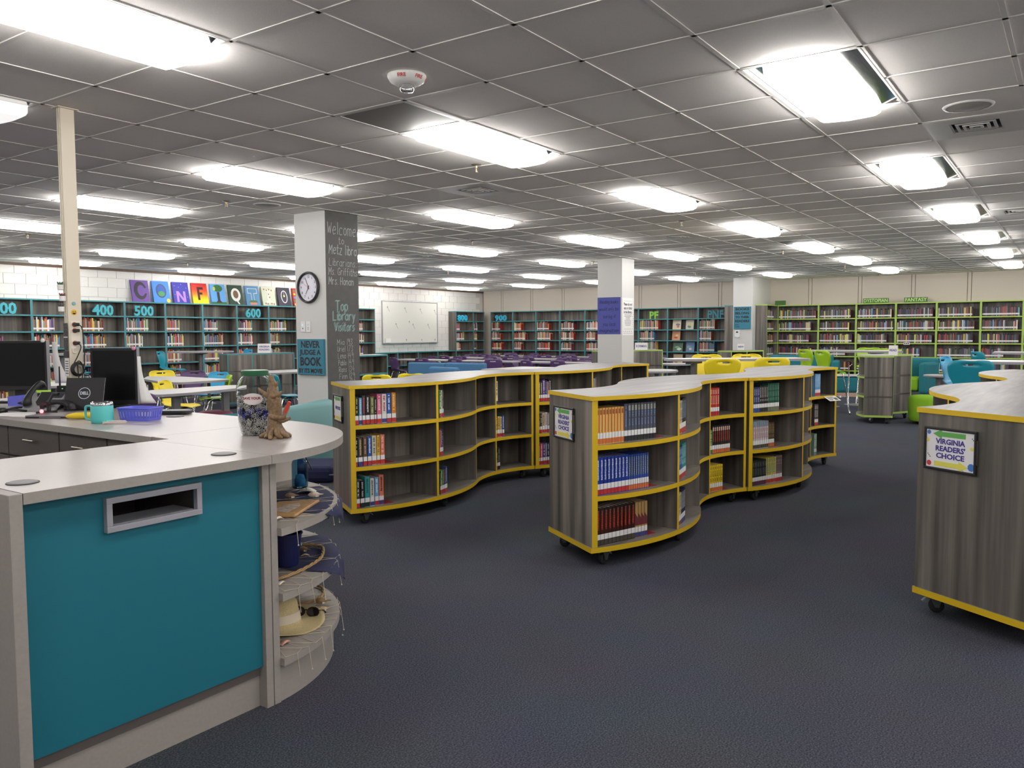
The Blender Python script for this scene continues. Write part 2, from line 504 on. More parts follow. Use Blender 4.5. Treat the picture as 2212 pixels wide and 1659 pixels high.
# air vents, grilles, loudspeakers, sprinklers, strobe
VENTM = mat('vent metal', (208, 206, 202), .45)
VDARK = mat('vent throat', (40, 40, 42), .8)
b = MB(); H = T / 2 - .01
for (x0, x1, y0, y1) in ((-H, H, -H, -H + .14), (-H, H, H - .14, H), (-H, -H + .14, -H + .14, H - .14), (H - .14, H, -H + .14, H - .14)):
    b.box(x0, x1, y0, y1, -.004, .012)
vf = b.mesh('face_plate', VENTM)
lou = []
for k in range(4):
    b = MB(); a = .16 - k * .04; c = a - .018
    for (x0, x1, y0, y1) in ((-a, a, -a, -c), (-a, a, c, a), (-a, -c, -c, c), (c, a, -c, c)):
        b.box(x0, x1, y0, y1, -.002 - .003 * k, .006)
    lou.append(b.mesh('louver', VENTM))
b = MB(); b.box(-.165, .165, -.165, .165, .03, .034); vt = b.mesh('throat', VDARK)
VL = ['beside the round speaker on the right', 'in front of the chalkboard column', 'left of the chalkboard column', 'far left beside the power pole', 'behind the chalkboard column', 'in the middle of the room', 'right of the middle yellow bookcase', 'near the pilaster', 'over the purple chairs']
for (i, j), l in zip(VENTS, VL):
    x, y = cell(i, j)
    t = thing('air_vent', f'square white ceiling air vent {l}', 'air vent', (x + T / 2, y + T / 2, CE), 0, 'square ceiling vents')
    mobj('face_plate', vf, t); mobj('throat', vt, t)
    for q in lou: mobj('louver', q, t)
GRILLE = mat('perforated grey grille', (128, 125, 121), .7, noise=.25, nscale=500)
b = MB(); b.box(-H, H, -H, H, 0, .012); gm = b.mesh('perforated_sheet', GRILLE)
b = MB()
for (x0, x1, y0, y1) in ((-H, H, -H, -H + .02), (-H, H, H - .02, H), (-H, -H + .02, -H, H), (H - .02, H, -H, H)): b.box(x0, x1, y0, y1, -.003, .0)
gr = b.mesh('rim', VENTM)
for (i, j), l in zip(DARKT, ('joining the near end of a ceiling light over the aisle', 'far down the middle of the ceiling', 'above the painted canvases')):
    x, y = cell(i, j)
    t = thing('return_grille', f'dark grey return air grille {l}', 'grille', (x + T / 2, y + T / 2, CE))
    mobj('perforated_sheet', gm, t); mobj('rim', gr, t)
for (x, y, l) in ((5.865, .615, 'beside the air vent on the right'), (5.833, 7.27, 'close to the chalkboard column')):
    t = thing('ceiling_speaker', f'round flat ceiling speaker {l}', 'speaker', (x, y, CE))
    b = MB(); b.lathe([(.001, -.012), (.11, -.011), (.125, -.008)], 28, cap=False); b.obj('grille', mat('speaker grille', (170, 167, 162), .7, noise=.2, nscale=600), t, smooth=True)
    b = MB(); b.lathe([(.125, -.010), (.14, -.008), (.145, 0)], 28, cap=False); b.obj('rim', VENTM, t, smooth=True)
SPR = mat('sprinkler brass', (150, 138, 118), .35, metal=.8)
b = MB(); b.lathe([(.001, 0), (.034, -.002), (.03, -.008), (.012, -.012), (.011, -.03), (.006, -.034), (.006, -.06), (.02, -.062), (.02, -.066), (.001, -.067)], 12)
b.box(-.014, -.010, -.003, .003, -.062, -.03); b.box(.010, .014, -.003, .003, -.062, -.03)
spm = b.mesh('head', SPR, smooth=False)
b = MB(); b.lathe([(.001, -.001), (.042, -.002), (.04, -.006), (.001, -.007)], 14); spe = b.mesh('escutcheon', SPR)
SPL = [(5.48, 4.16, 'over the left yellow bookcase'), (5.42, 7.41, 'in front of the chalkboard column'), (9.76, 4.17, 'over the yellow stools'), (9.94, 7.63, 'right behind the chalkboard column'), (5.54, 11.99, 'left of the cream power pole'), (14.38, 4.27, 'over the lime stools'),
       (14.41, 11.76, 'over the blue sofa'), (9.64, 14.46, 'beside the painted canvases'), (18.5, 7.54, 'over the second row of purple chairs'), (18.43, 4.16, 'near the pilaster'), (21.83, 4.12, 'over the green bookcases'), (14.3, 7.98, 'beside the white column top')]
for x, y, l in SPL:
    t = thing('sprinkler_head', f'small brass ceiling sprinkler {l}', 'sprinkler', (x, y, CE), 0, 'ceiling sprinklers')
    mobj('head', spm, t); mobj('escutcheon', spe, t)
t = thing('fire_strobe', 'round white fire alarm strobe with clear lamp on the ceiling', 'fire alarm', (3.391, 3.041, CE))
b = MB(); b.lathe([(.105, 0), (.105, -.012), (.092, -.035), (.06, -.052), (.001, -.055)], 32); b.obj('body', WHITE, t, smooth=True)
b = MB(); b.lathe([(.04, -.05), (.042, -.07), (.032, -.088), (.001, -.094)], 20); b.obj('lamp', glass('clear strobe lens', (240, 240, 240), .05), t, smooth=True)
REDP = mat('red print', (196, 60, 48), .6)
for a0 in (205, 262, 315):
    t2 = text_mesh('FIRE', .026, .001, .0006)
    t2.materials.append(REDP)
    o = mobj('lettering', t2, t)
    a = R_(a0); r = .0985
    o.location = (r * math.cos(a), r * math.sin(a), -.0245)
    o.rotation_euler = (PI / 2 + .5, 0, a + PI / 2)

# walls
BLOCKM = mat('white painted block', (222, 219, 214), .6, noise=.02, nscale=40, bump=.2)
b = MB(); b.box(X0, XB + .2, YL + .008, YL + .2, 0, CE + .16)
wl = struct(b.obj('wall_left', mat('mortar joint', (196, 192, 186), .8)))
b = MB(); b.box(-.1985, .1985, .0, .012, -.0975, .0975); blk = b.mesh('block', BLOCKM)
b = MB(); b.box(-.099, .099, .0, .012, -.0975, .0975); blkh = b.mesh('block', BLOCKM)
nb = 0
for row in range(14):
    zc = .1016 + row * .2032
    lo, hi = (5.9, XB) if row >= 10 else ((16.9, 20.9) if row >= 4 else (1, 0))
    x = 5.08 + (.2 if row % 2 else 0)
    while x < XB:
        if lo - .1 < x < hi + .1 and nb < 299:
            if x + .2 < XB: mobj('block', blk, wl, (x, YL - .004, zc)); nb += 1
        x += .4064
b = MB(); b.box(X0, XB, YL - .04, YL - .001, CE - .055, CE - .004)
struct(b.obj('trim_1', mat('brown ceiling trim', (98, 78, 64), .6)))
BEIGE = mat('beige wall panel', (206, 196, 184), .8, noise=.03, nscale=90)
b = MB(); b.box(XB + .02, XB + .2, Y0, YL + .2, 0, CE + .16)
wb = struct(b.obj('wall_back', mat('beige wall joint', (150, 142, 132), .8)))
seams = [Y0, -2.2, -.9, .4, 2.224, 3.451, 4.700, 5.948, 7.2, 8.435, 9.684, 10.927, 13.638, 14.849, 16.048, YL]
for a, c in zip(seams[:-1], seams[1:]):
    b = MB(); b.box(0, .03, a + .05, c - .05, .0, CE); b.obj('panel', BEIGE, wb, (XB - .008, 0, 0))
for a in seams[1:-1]:
    b = MB(); b.box(0, .03, a - .036, a + .036, .0, CE); b.obj('batten', BEIGE, wb, (XB - .006, 0, 0))
b = MB(); b.box(X0, XB + .2, Y0 - .2, Y0, 0, CE + .16); struct(b.obj('wall_right', WHITE))
b = MB(); b.box(X0 - .2, X0, Y0 - .2, YL + .2, 0, CE + .16); struct(b.obj('wall_front', WHITE))

# columns
COLM = mat('white column paint', (204, 203, 200), .55)
CHALK = mat('chalkboard paint', (92, 91, 90), .85, spec=.2, noise=.08, nscale=12)
CHALKW = mat('white chalk', (176, 178, 178), .95, spec=0)
CHALKB = mat('pale teal chalk', (150, 182, 178), .95, spec=0)
b = MB(); b.box(6.48, 6.99, 7.08, 7.60, 0, CE, 0, None, {2: 1})
c1 = struct(b.obj('column', [COLM, CHALK]))
def strokes_obj(name, lines, m, parent, loc, rot):
    mb = MB()
    for (body, x, z, size, w, jit, slant, width) in lines:
        q = strokes(MB(), body, 0, 0, size, w, 0, 0, slant, 1.0)
        strokes(mb, body, x, z, size, w, jit, 0, slant, width / q)
    o = mb.obj(name, m, parent, loc); o.rotation_euler = rot
    return o
strokes_obj('chalk_writing', [('Welcome', .03, 2.595, .13, .007, .12, .05, .46), ('to', .2, 2.49, .08, .006, .1, 0, .1), ('Metz libra', .05, 2.37, .11, .008, .12, .05, .45),
    ('Librarians:', .05, 2.235, .085, .005, .12, .05, .44), ('Ms. Griffiths', .04, 2.13, .085, .006, .12, .05, .46), ('Mrs. Honan', .04, 2.02, .085, .007, .12, .05, .4)], CHALKW, c1, (6.48, 7.078, 0), (0, 0, 0))
for d_ in (0, .012):
    strokes_obj('chalk_writing', [('Top', .13 + d_, 1.715 + d_ * .7, .115, .006, .12, 0, .21), ('Library', .09 + d_, 1.605 + d_ * .7, .105, .006, .12, 0, .36), ('Visitors', .11 + d_, 1.48 + d_ * .7, .1, .006, .12, 0, .33)], CHALKB, c1, (6.48, 7.0775 - d_ * .02, 0), (0, 0, 0))
lines = []
for k, (nm, sc_) in enumerate((('Mia', '193'), ('Uriel', '173'), ('Lena', '149'), ('Pablo', '149'), ('Rans', '134'), ('Finn', '129'), ('Lena', '129'))):
    zz = 1.325 - k * .08
    lines += [(nm, .15 + .006 * k, zz, .06, .005, .12, .03, .13), (sc_, .305 + .006 * k, zz, .07, .005, .12, .02, .1)]
strokes_obj('chalk_writing', lines, CHALKW, c1, (6.48, 7.0772, 0), (0, 0, 0))
b = MB(); b.box(13.93, 14.44, 7.14, 7.66, 0, CE); struct(b.obj('column', COLM))
b = MB(); b.box(21.03, XB, 7.0, 7.52, 0, CE); struct(b.obj('column', COLM))

# ------------------------------------------------------------------ wave shaped yellow bookcases
UR, UTH, UD, UH = 1.235, R_(60), 0.627, 1.067
ULEN = 4 * UR * math.sin(UTH / 2)
def upt(s, off=0.0):
    """s 0..4 along the wave; off to the left of the centre line -> (x, y, heading)"""
    h = UTH / 2
    if s <= 2:
        a = -h + UTH * s / 2
        c = Vector((UR * math.sin(h), UR * math.cos(h)))
        p = c + UR * Vector((math.sin(a), -math.cos(a)))
    else:
        a = h - UTH * (s - 2) / 2
        m_ = Vector((ULEN / 2, 0))
        c = m_ + UR * Vector((math.sin(h), -math.cos(h)))
        p = c + UR * Vector((-math.sin(a), math.cos(a)))
    return p + off * Vector((-math.sin(a), math.cos(a))), a
def upoly(s0, s1, off, n):
    return [tuple(upt(s0 + (s1 - s0) * k / n, off)[0]) for k in range(n + 1)]
LEVELS = (0.131, 0.448, 0.765)      # standing heights of the books on the three tiers
def caster_mesh():
    fork = MB()
    fork.box(-.032, .032, -.028, .028, .09, .097)
    for s in (-1, 1):
        fork.prism([(-.026, s * .020 - .002), (.03, s * .020 - .002), (.03, s * .020 + .002), (-.026, s * .020 + .002)], .074, .09)
        o = len(fork.v)
        fork.v += [(-.026, s * .02, .078), (.03, s * .02, .078), (.006, s * .02, .03), (-.014, s * .02, .03), (-.026, s * .023, .078), (.03, s * .023, .078), (.006, s * .023, .03), (-.014, s * .023, .03)]
        for f in ((0, 1, 2, 3), (7, 6, 5, 4), (0, 4, 5, 1), (1, 5, 6, 2), (2, 6, 7, 3), (3, 7, 4, 0)):
            fork.f.append(tuple(o + i for i in f)); fork.m.append(0)
    fork.tube([(-.004, -.026, .037), (-.004, .026, .037)], .006, 8)
    wheel = MB()
    T_ = Matrix.Translation((-.004, 0, .037)) @ Matrix.Rotation(PI / 2, 4, 'X')
    wheel.lathe([(.022, -.014), (.034, -.014), (.037, -.009), (.037, .009), (.034, .014), (.022, .014)], 20, 0, T_)
    brake = MB(); brake.box(-.012, .012, -.003, .003, -.03, .012, 0, Matrix.Translation((.042, 0, .075)) @ Matrix.Rotation(R_(-50), 4, 'Y') @ Matrix.Rotation(PI / 2, 4, 'Z'))
    return fork.mesh('fork', mat('caster fork grey', (92, 96, 98), .4, metal=.4)), wheel.mesh('wheel', RUBBER, True), brake.mesh('brake_lever', mat('brake lever', (150, 154, 156), .35, metal=.5))
CFORK, CWHEEL, CBRAKE = caster_mesh()
def caster(parent, x, y, a):
    c = mobj('caster', CFORK, parent, (x, y, 0), a)
    mobj('wheel', CWHEEL, c); mobj('brake_lever', CBRAKE, c)
N_ = 14
def wave_meshes():
    M = {}
    hd = UD / 2
    b = MB(); b.strip(upoly(0, 4, -hd, 4 * N_), upoly(0, 4, hd, 4 * N_), 1.041, UH, 0, 1, 1, 1, 1); M['top'] = b.mesh('top', [W_H, YEL])
    b = MB(); b.strip(upoly(0, 4, -hd, 4 * N_), upoly(0, 4, hd, 4 * N_), .098, .131, 0, 1, 1, 1, 1); M['base'] = b.mesh('base', [W_D, YEL])
    def panel(s0, s1, wide):
        b = MB(); q = hd - .008
        A = [tuple(upt(s0, -q)[0]), tuple(upt(s1, -q)[0])]; B = [tuple(upt(s0, q)[0]), tuple(upt(s1, q)[0])]
        b.strip(A, B, .131, 1.041, 0, 1, 1, 0, 0)
        return b
    dv = .022 / (UR * UTH / 2)
    M['end0'] = panel(.012, .012 + dv * 1.45, 1).mesh('end_panel', [W_V, YEL])
    M['end1'] = panel(4 - .012 - dv * 1.45, 4 - .012, 1).mesh('end_panel', [W_V, YEL])
    M['div'] = [panel(s - dv / 2, s + dv / 2, 0).mesh('divider', [W_V, YEL]) for s in (1, 2, 3)]
    b = MB(); b.strip(upoly(.03, 3.97, -.006, 4 * N_), upoly(.03, 3.97, .006, 4 * N_), .131, 1.041); M['back'] = b.mesh('back_panel', W_V)
    M['sh'] = []
    for bay in range(4):
        s0 = bay + (dv * 1.45 + .012 if bay == 0 else dv / 2); s1 = bay + 1 - (dv * 1.45 + .012 if bay == 3 else dv / 2)
        for z in LEVELS[1:]:
            b = MB(); q = hd - .008
            b.strip(upoly(s0, s1, -q, N_), upoly(s0, s1, q, N_), z - .030, z, 0, 1, 1, 0, 0)
            M['sh'].append(b.mesh('shelf', [W_D, YEL]))
    return M
WM = wave_meshes()
def wave_case(label, x, y, rot):
    t = thing('mobile_bookcase', label, 'bookcase', (x, y, 0), R_(rot), 'wave shaped yellow edged bookcases')
    mobj('top', WM['top'], t); mobj('base', WM['base'], t); mobj('back_panel', WM['back'], t)
    mobj('end_panel', WM['end0'], t); mobj('end_panel', WM['end1'], t)
    for m in WM['div']: mobj('divider', m, t)
    for m in WM['sh']: mobj('shelf', m, t)
    for s, o, a in ((.17, -.24, .3), (.17, .24, 2.4), (1.25, -.22, .5), (1.3, .22, 2.2), (2.4, -.2, .2), (2.4, .2, 1.2), (3.82, -.23, .4), (3.82, .23, 2.1)):
        p, h = upt(s, o); caster(t, p.x, p.y, h + a)
    return t
WAVES = {'M1': (4.506, 2.689, -3.06), 'M2': (6.975, 2.545, -3.3), 'L1': (4.456, 4.74, -0.9), 'L2': (6.928, 4.69, -1.6), 'R1': (4.460, 0.411, -1.8), 'R2': (6.932, 0.335, -1.6)}
WL = {'M1': 'yellow edged wave bookcase in the middle, readers sign on its near end', 'M2': 'far yellow edged wave bookcase adjoining the middle one, card on shelf edge',
      'L1': 'left yellow edged wave bookcase beside the chalkboard column', 'L2': 'far left yellow edged wave bookcase ending before the white column',
      'R1': 'right yellow edged wave bookcase, near end panel filling the right edge', 'R2': 'far right yellow edged wave bookcase in front of the blue stools'}
for k, (x, y, r) in WAVES.items(): wave_case(WL[k], x, y, r)
def wloc(k, p, z):
    x, y, r = WAVES[k]; r = R_(r)
    return (x + p[0] * math.cos(r) - p[1] * math.sin(r), y + p[0] * math.sin(r) + p[1] * math.cos(r), z)

# ------------------------------------------------------------------ books
PAGES = mat('book pages', (226, 218, 200), .85)
SPLAB = mat('spine label white', (236, 236, 236), .6)
SEM = {}
def bcol(rgb):
    return mat('book cover %d %d %d' % tuple(rgb), rgb, .42)
BK = {}
def book_mesh(t, h, d, cm):
    k = (t, h, d, cm.name)
    if k not in BK:
        b = MB()
        b.box(-t / 2, -t / 2 + .0025, 0, d, 0, h); b.box(t / 2 - .0025, t / 2, 0, d, 0, h); b.box(-t / 2, t / 2, 0, .003, 0, h)
        p = MB(); p.box(-t / 2 + .0025, t / 2 - .0025, .003, d - .004, .003, h - .003)
        l = MB(); l.box(-t / 2 + .0005, t / 2 - .0005, -.0008, 0, .036, .036 + min(.034, h * .17))
        BK[k] = (b.mesh('book', cm), p.mesh('pages', PAGES), l.mesh('spine_label', SPLAB))
    return BK[k]
BX = {}
def extra(kind, t, h, col):
    k = (kind, t, h, col)
    if k not in BX:
        b = MB(); r = random.Random(hash((t, h)) & 255)
        if kind == 'band': b.box(-t / 2 + .0003, t / 2 - .0003, -.0007, 0, .004, .034)
        elif kind == 'print':                      # unreadable title lettering down the spine
            z = h * .93
            while z > h * .42:
                e = r.uniform(.004, .010)
                b.box(-t * .22 * r.uniform(.6, 1), t * .22 * r.uniform(.6, 1), -.0006, 0, z - e, z)
                z -= e + r.uniform(.002, .004)
                if r.random() < .12: z -= .012
        elif kind == 'stripe': b.box(t * .12, t / 2, -.0004, 0, .075, h)
        elif kind == 'cap': b.box(-t / 2 + .0003, t / 2 - .0003, -.0005, 0, h * .8, h)
        elif kind == 'half': b.add([(-t / 2, -.0005, .08), (t / 2, -.0005, .08), (t / 2, -.0005, h * .55), (-t / 2, -.0005, h * .7)], [(0, 1, 2, 3)])
        elif kind == 'head': b.box(-t * .3, t * .3, -.0006, 0, h * .82, h * .95)
        BX[k] = b.mesh({'band': 'subject_band', 'print': 'spine_lettering', 'stripe': 'cover_stripe', 'cap': 'cover_cap', 'half': 'cover_picture', 'head': 'spine_lettering'}[kind], mat('book print %d %d %d' % tuple(col), col, .5))
    return BX[k]
NBOOK = [0]
def book(loc, rz, t, h, d, rgb, label, group=None, ex=(), lean=0.0, lab=True):
    bm, pm, lm = book_mesh(round(t, 3), round(h, 3), round(d, 3), bcol(rgb))
    o = mobj('book', bm, None, loc, rz)
    if lean: o.rotation_euler = (0, lean, rz)
    tag(o, label, 'book', group)
    mobj('pages', pm, o)
    if lab: mobj('spine_label', lm, o)
    for kind, col in ex:
        mobj(extra(kind, round(t, 3), round(h, 3), tuple(col)).name.split('.')[0], extra(kind, round(t, 3), round(h, 3), tuple(col)), o)
    NBOOK[0] += 1
    return o
CN = {'black': (30, 30, 32), 'dark grey': (66, 66, 70), 'white': (222, 220, 216), 'cream': (214, 200, 166), 'red': (176, 42, 40), 'maroon': (106, 30, 36), 'orange': (222, 140, 44), 'yellow': (232, 196, 70), 'green': (70, 150, 76),
      'dark green': (44, 84, 58), 'teal': (50, 150, 150), 'light blue': (116, 172, 214), 'blue': (46, 96, 176), 'navy': (38, 48, 108), 'purple': (110, 66, 142), 'pink': (222, 110, 140), 'brown': (112, 78, 54), 'grey': (140, 140, 144), 'salmon': (220, 130, 104), 'olive': (110, 112, 70)}
def row_of(case, bay, level, runs, casename, single=False, gap=.028, inset=None):
    """runs: (count, colour name or rgb, thickness, height, extras, copylabel)"""
    dv = .022
    q = UD / 2
    conv = bay < 2
    ins = inset if inset is not None else (.022 if conv else .05)
    p0, _ = upt(bay + .03, -q + ins); p1, _ = upt(bay + .97, -q + ins)
    d = (p1 - p0).normalized()
    a = math.atan2(d.y, d.x) + R_(WAVES[case][2])
    cum = gap
    z = LEVELS[level]
    lv = ('bottom', 'middle', 'top')[level]
    by = ('first', 'second', 'third', 'fourth')[bay]
    idx = 0; rn = random.Random(bay * 7 + level * 3 + len(casename))
    for (n, c, t, h, ex, cl) in runs:
        for k in range(n):
            tt = t; hh = h
            p = p0 + d * (cum + tt / 2)
            idx += 1
            if n > 1 or cl:
                lab = f'{cl}, {ORD[idx - 1]} from left, {lv} shelf, {by} bay, {casename}'; grp = f'copies of the {cl}, {lv} shelf {by} bay {casename}'
            else:
                lab = f'{c} book, {ORD[idx - 1]} from left, {lv} shelf, {by} bay, {casename}'; grp = None
            rgb = CN[c] if isinstance(c, str) else c
            book(wloc(case, p, z), a, tt - .0015, hh, .15, rgb, lab, grp, ex)
            cum += tt + (.001 if n > 1 else rn.uniform(.001, .004))
    return p0, d, a, cum, z
def book_end(case, info, label, tall=True):
    p0, d, a, cum, z = info
    p = p0 + d * (cum + .004)
    b = MB(); b.box(0, .0022, .01, .12, 0, .225 if tall else .2); b.box(0, .085, .01, .12, 0.0004, .0022)
    o = b.obj('book_end', MAROON, None, wloc(case, p, z), a)
    tag(o, label, 'bookend')
RB = ('band', (186, 50, 50)); OB = ('band', (206, 110, 60)); BBK = ('band', (40, 40, 40)); NB = ('band', (60, 66, 130))
pr = lambda c: ('print', c)
MC = 'middle yellow bookcase'; M2C = 'far middle yellow bookcase'; LC = 'left yellow bookcase'; L2C = 'far left yellow bookcase'
# middle case
i = row_of('M1', 0, 2, [(9, (226, 190, 108), 0.0254, .225, [('stripe', (214, 120, 60)), OB, ('head', (170, 96, 40))], 'yellow orange copy'), (1, (84, 90, 104), 0.0330, .24, [pr((120, 140, 190)), BBK], 'slate grey copy'), (9, (84, 90, 104), 0.0277, .24, [pr((120, 140, 190)), ('head', (190, 190, 160)), BBK], 'slim slate grey copy')], MC)
book_end('M1', i, 'red metal book end on the top shelf of the middle yellow bookcase', False)
i = row_of('M1', 0, 1, [(9, (32, 62, 156), 0.0301, .235, [pr((210, 216, 226)), RB], 'royal blue copy'), (9, (52, 82, 166), 0.0195, .228, [pr((176, 184, 120)), OB], 'thin lighter blue copy')], MC)
book_end('M1', i, 'red metal book end beside the blue books, middle yellow bookcase')
i = row_of('M1', 0, 0, [(10, (64, 26, 22), 0.0330, .235, [pr((190, 70, 44)), ('cap', (34, 30, 30)), ('band', (74, 70, 62))], 'dark red and black copy'), (4, (186, 150, 96), 0.0277, .23, [('half', (110, 44, 56)), NB], 'tan and maroon copy')], MC)
book_end('M1', i, 'red metal book end beside the tan books, bottom of the middle yellow bookcase')
row_of('M1', 1, 2, [(4, (206, 192, 176), .024, .225, [pr((90, 70, 60)), RB], 'cream pink copy'), (5, (40, 40, 44), .024, .235, [pr((150, 190, 220)), RB], 'black copy')], MC)
row_of('M1', 1, 1, [(5, (40, 100, 180), .021, .225, [pr((180, 210, 240)), RB], 'mid blue copy'), (6, (52, 160, 158), .021, .235, [pr((190, 230, 230)), RB], 'teal copy')], MC)
row_of('M1', 1, 0, [(4, (216, 208, 172), .022, .225, [pr((120, 116, 80)), ('band', (130, 60, 50))], 'pale cream copy'), (6, (40, 46, 92), .022, .235, [pr((230, 230, 236)), NB], 'navy and white copy')], MC)
row_of('M1', 2, 0, [(1, 'white', .016, .2, [pr((60, 60, 60))], None), (1, (226, 222, 218), .016, .2, [pr((60, 60, 60))], 'slim white paperback')], MC, gap=.05)
row_of('M1', 3, 2, [(6, (206, 64, 44), .022, .23, [pr((240, 214, 196)), RB], 'bright red copy')], MC)
row_of('M1', 3, 1, [(1, 'yellow', .02, .195, [OB], None), (2, (90, 170, 110), .014, .2, [pr((240, 240, 220))], 'thin green copy'), (9, (52, 44, 42), .0245, .23, [pr((196, 80, 60)), ('head', (232, 210, 196)), OB], 'black copy with red print')], MC)
i = row_of('M1', 3, 0, [(7, (236, 204, 40), .0265, .22, [pr((90, 80, 30)), OB], 'bright yellow copy')], MC)
book_end('M1', i, 'red metal book end beside the bright yellow books', False)
i = row_of('M2', 0, 2, [(4, (60, 66, 124), .026, .215, [pr((190, 196, 220)), ('band', (52, 80, 150))], 'indigo copy'), (5, (48, 46, 46), .022, .225, [pr((210, 206, 196)), BBK], 'charcoal copy'), (7, (48, 108, 86), .022, .24, [pr((120, 180, 160)), ('band', (110, 116, 90))], 'green copy')], M2C)
book_end('M2', i, 'red book end beside the green books, far middle yellow bookcase')
i = row_of('M2', 0, 1, [(9, (212, 206, 208), .0255, .235, [pr((206, 120, 130)), ('cap', (110, 150, 170)), ('band', (70, 64, 58))], 'white and pink copy'), (4, (86, 70, 48), .02, .215, [pr((176, 150, 100)), OB], 'brown copy')], M2C)
book_end('M2', i, 'tall red book end beside the brown books, far middle yellow bookcase')
i = row_of('M2', 0, 0, [(9, (42, 46, 46), .0225, .215, [pr((120, 130, 130)), ('band', (92, 50, 70))], 'dark slate copy'), (6, (216, 206, 96), .023, .225, [pr((110, 160, 170)), RB], 'pale yellow copy'), (4, (146, 126, 128), .021, .23, [pr((60, 50, 50)), RB], 'mauve grey copy')], M2C)
row_of('M2', 1, 2, [(4, (74, 72, 74), .024, .22, [pr((220, 220, 216)), RB], 'grey copy')], M2C)
row_of('M2', 1, 1, [(2, (176, 60, 60), .022, .22, [pr((230, 220, 220))], 'red white copy'), (3, (90, 130, 196), .022, .225, [pr((220, 226, 236))], 'sky blue copy')], M2C)
row_of('M2', 1, 0, [(2, (56, 60, 66), .024, .22, [pr((210, 210, 210))], 'dark grey copy'), (2, (150, 110, 60), .022, .225, [pr((220, 200, 170))], 'ochre copy')], M2C)
row_of('M2', 3, 2, [(4, (110, 172, 222), .024, .235, [pr((210, 230, 246)), RB], 'light blue copy')], M2C, gap=.13)
row_of('M2', 3, 1, [(3, (84, 80, 82), .022, .23, [pr((220, 216, 210)), RB], 'dark grey copy')], M2C, gap=.13)
row_of('M2', 3, 0, [(2, (140, 176, 156), .024, .23, [pr((226, 236, 226))], 'pale green copy')], M2C, gap=.13)
# left case: single titles
def S(c, t, h, p=(225, 225, 220), b=RB): return (1, c, t, h, [pr(p), b], None)
row_of('L1', 0, 2, [S('black', .03, .215, (200, 190, 70)), S('light blue', .026, .205, (230, 236, 240), NB), S('dark grey', .028, .22, (200, 60, 70)), S('black', .036, .22), S('olive', .036, .21, (200, 206, 160)), S('black', .018, .2), S('pink', .04, .225, (246, 220, 226)), S('white', .042, .225, (200, 40, 60), NB), S('blue', .04, .23, (220, 230, 244)), S('orange', .04, .232, (240, 220, 150))], LC, gap=.03)
i = row_of('L1', 0, 1, [S('black', .016, .215), S('dark grey', .04, .22, (206, 180, 110), NB), S('brown', .034, .222, (180, 170, 160)), S('blue', .036, .222, (230, 236, 244)), S('cream', .04, .226, (70, 110, 150)), S('yellow', .028, .226, (150, 60, 40)), S('salmon', .04, .228, (240, 200, 190))], LC, gap=.03)
book_end('L1', i, 'red book end on the middle shelf of the left yellow bookcase', False)
i = row_of('L1', 0, 0, [S('dark grey', .03, .215), S('black', .036, .21, (200, 196, 186), BBK), S('teal', .042, .232, (40, 90, 90), BBK), S('white', .036, .215, (50, 50, 50), NB), S('light blue', .036, .218, (240, 240, 240)), S('salmon', .042, .232, (90, 40, 40), NB)], LC, gap=.03)
book_end('L1', i, 'red book end on the bottom shelf of the left yellow bookcase', False)
row_of('L1', 1, 2, [S('green', .03, .22, (230, 240, 230)), S('white', .024, .222, (60, 50, 50)), S('dark grey', .018, .222, (220, 200, 70))], LC)
row_of('L1', 1, 1, [S('salmon', .022, .215, (80, 110, 60)), S('purple', .022, .22, (230, 220, 240)), S('navy', .014, .2, (230, 230, 240))], LC)
row_of('L1', 1, 0, [S('black', .012, .19), S('green', .03, .2, (220, 236, 220)), S('dark grey', .026, .21, (220, 200, 120)), S('navy', .028, .212, (220, 150, 110)), S('blue', .028, .215, (200, 220, 240))], LC)
row_of('L1', 2, 1, [S('purple', .022, .2, (236, 226, 240)), S('white', .014, .18, (90, 90, 90))], LC, gap=.06)
row_of('L1', 3, 2, [S('white', .026, .225, (40, 40, 80), NB)], LC)
row_of('L1', 3, 1, [S('brown', .02, .2), S('yellow', .028, .2, (120, 80, 40)), S('cream', .022, .195, (120, 60, 60)), S('blue', .026, .205)], LC)
row_of('L1', 3, 0, [S('black', .02, .18), S('dark grey', .028, .21, (150, 146, 120), BBK)], LC)
row_of('L2', 0, 2, [S('olive', .026, .195, (220, 220, 160)), S('dark grey', .024, .2), S('purple', .034, .22, (240, 230, 246)), S('navy', .026, .21, (120, 200, 190)), S('pink', .016, .2), S('black', .034, .22)], L2C)
row_of('L2', 0, 1, [S('black', .02, .19), S('dark grey', .024, .195, (220, 210, 190)), S('cream', .034, .2, (120, 50, 50)), S('white', .03, .205, (150, 40, 40)), S('grey', .024, .2)], L2C)
row_of('L2', 0, 0, [S('red', .024, .2), S('pink', .028, .21), S('purple', .03, .215), S('grey', .022, .21), S('navy', .026, .215)], L2C)
row_of('L2', 1, 2, [S('maroon', .016, .19), S('cream', .024, .2, (40, 40, 40)), S('teal', .026, .205), S('grey', .018, .2), S('purple', .03, .21, (220, 140, 120))], L2C)
row_of('L2', 3, 2, [S('purple', .024, .2)], L2C)

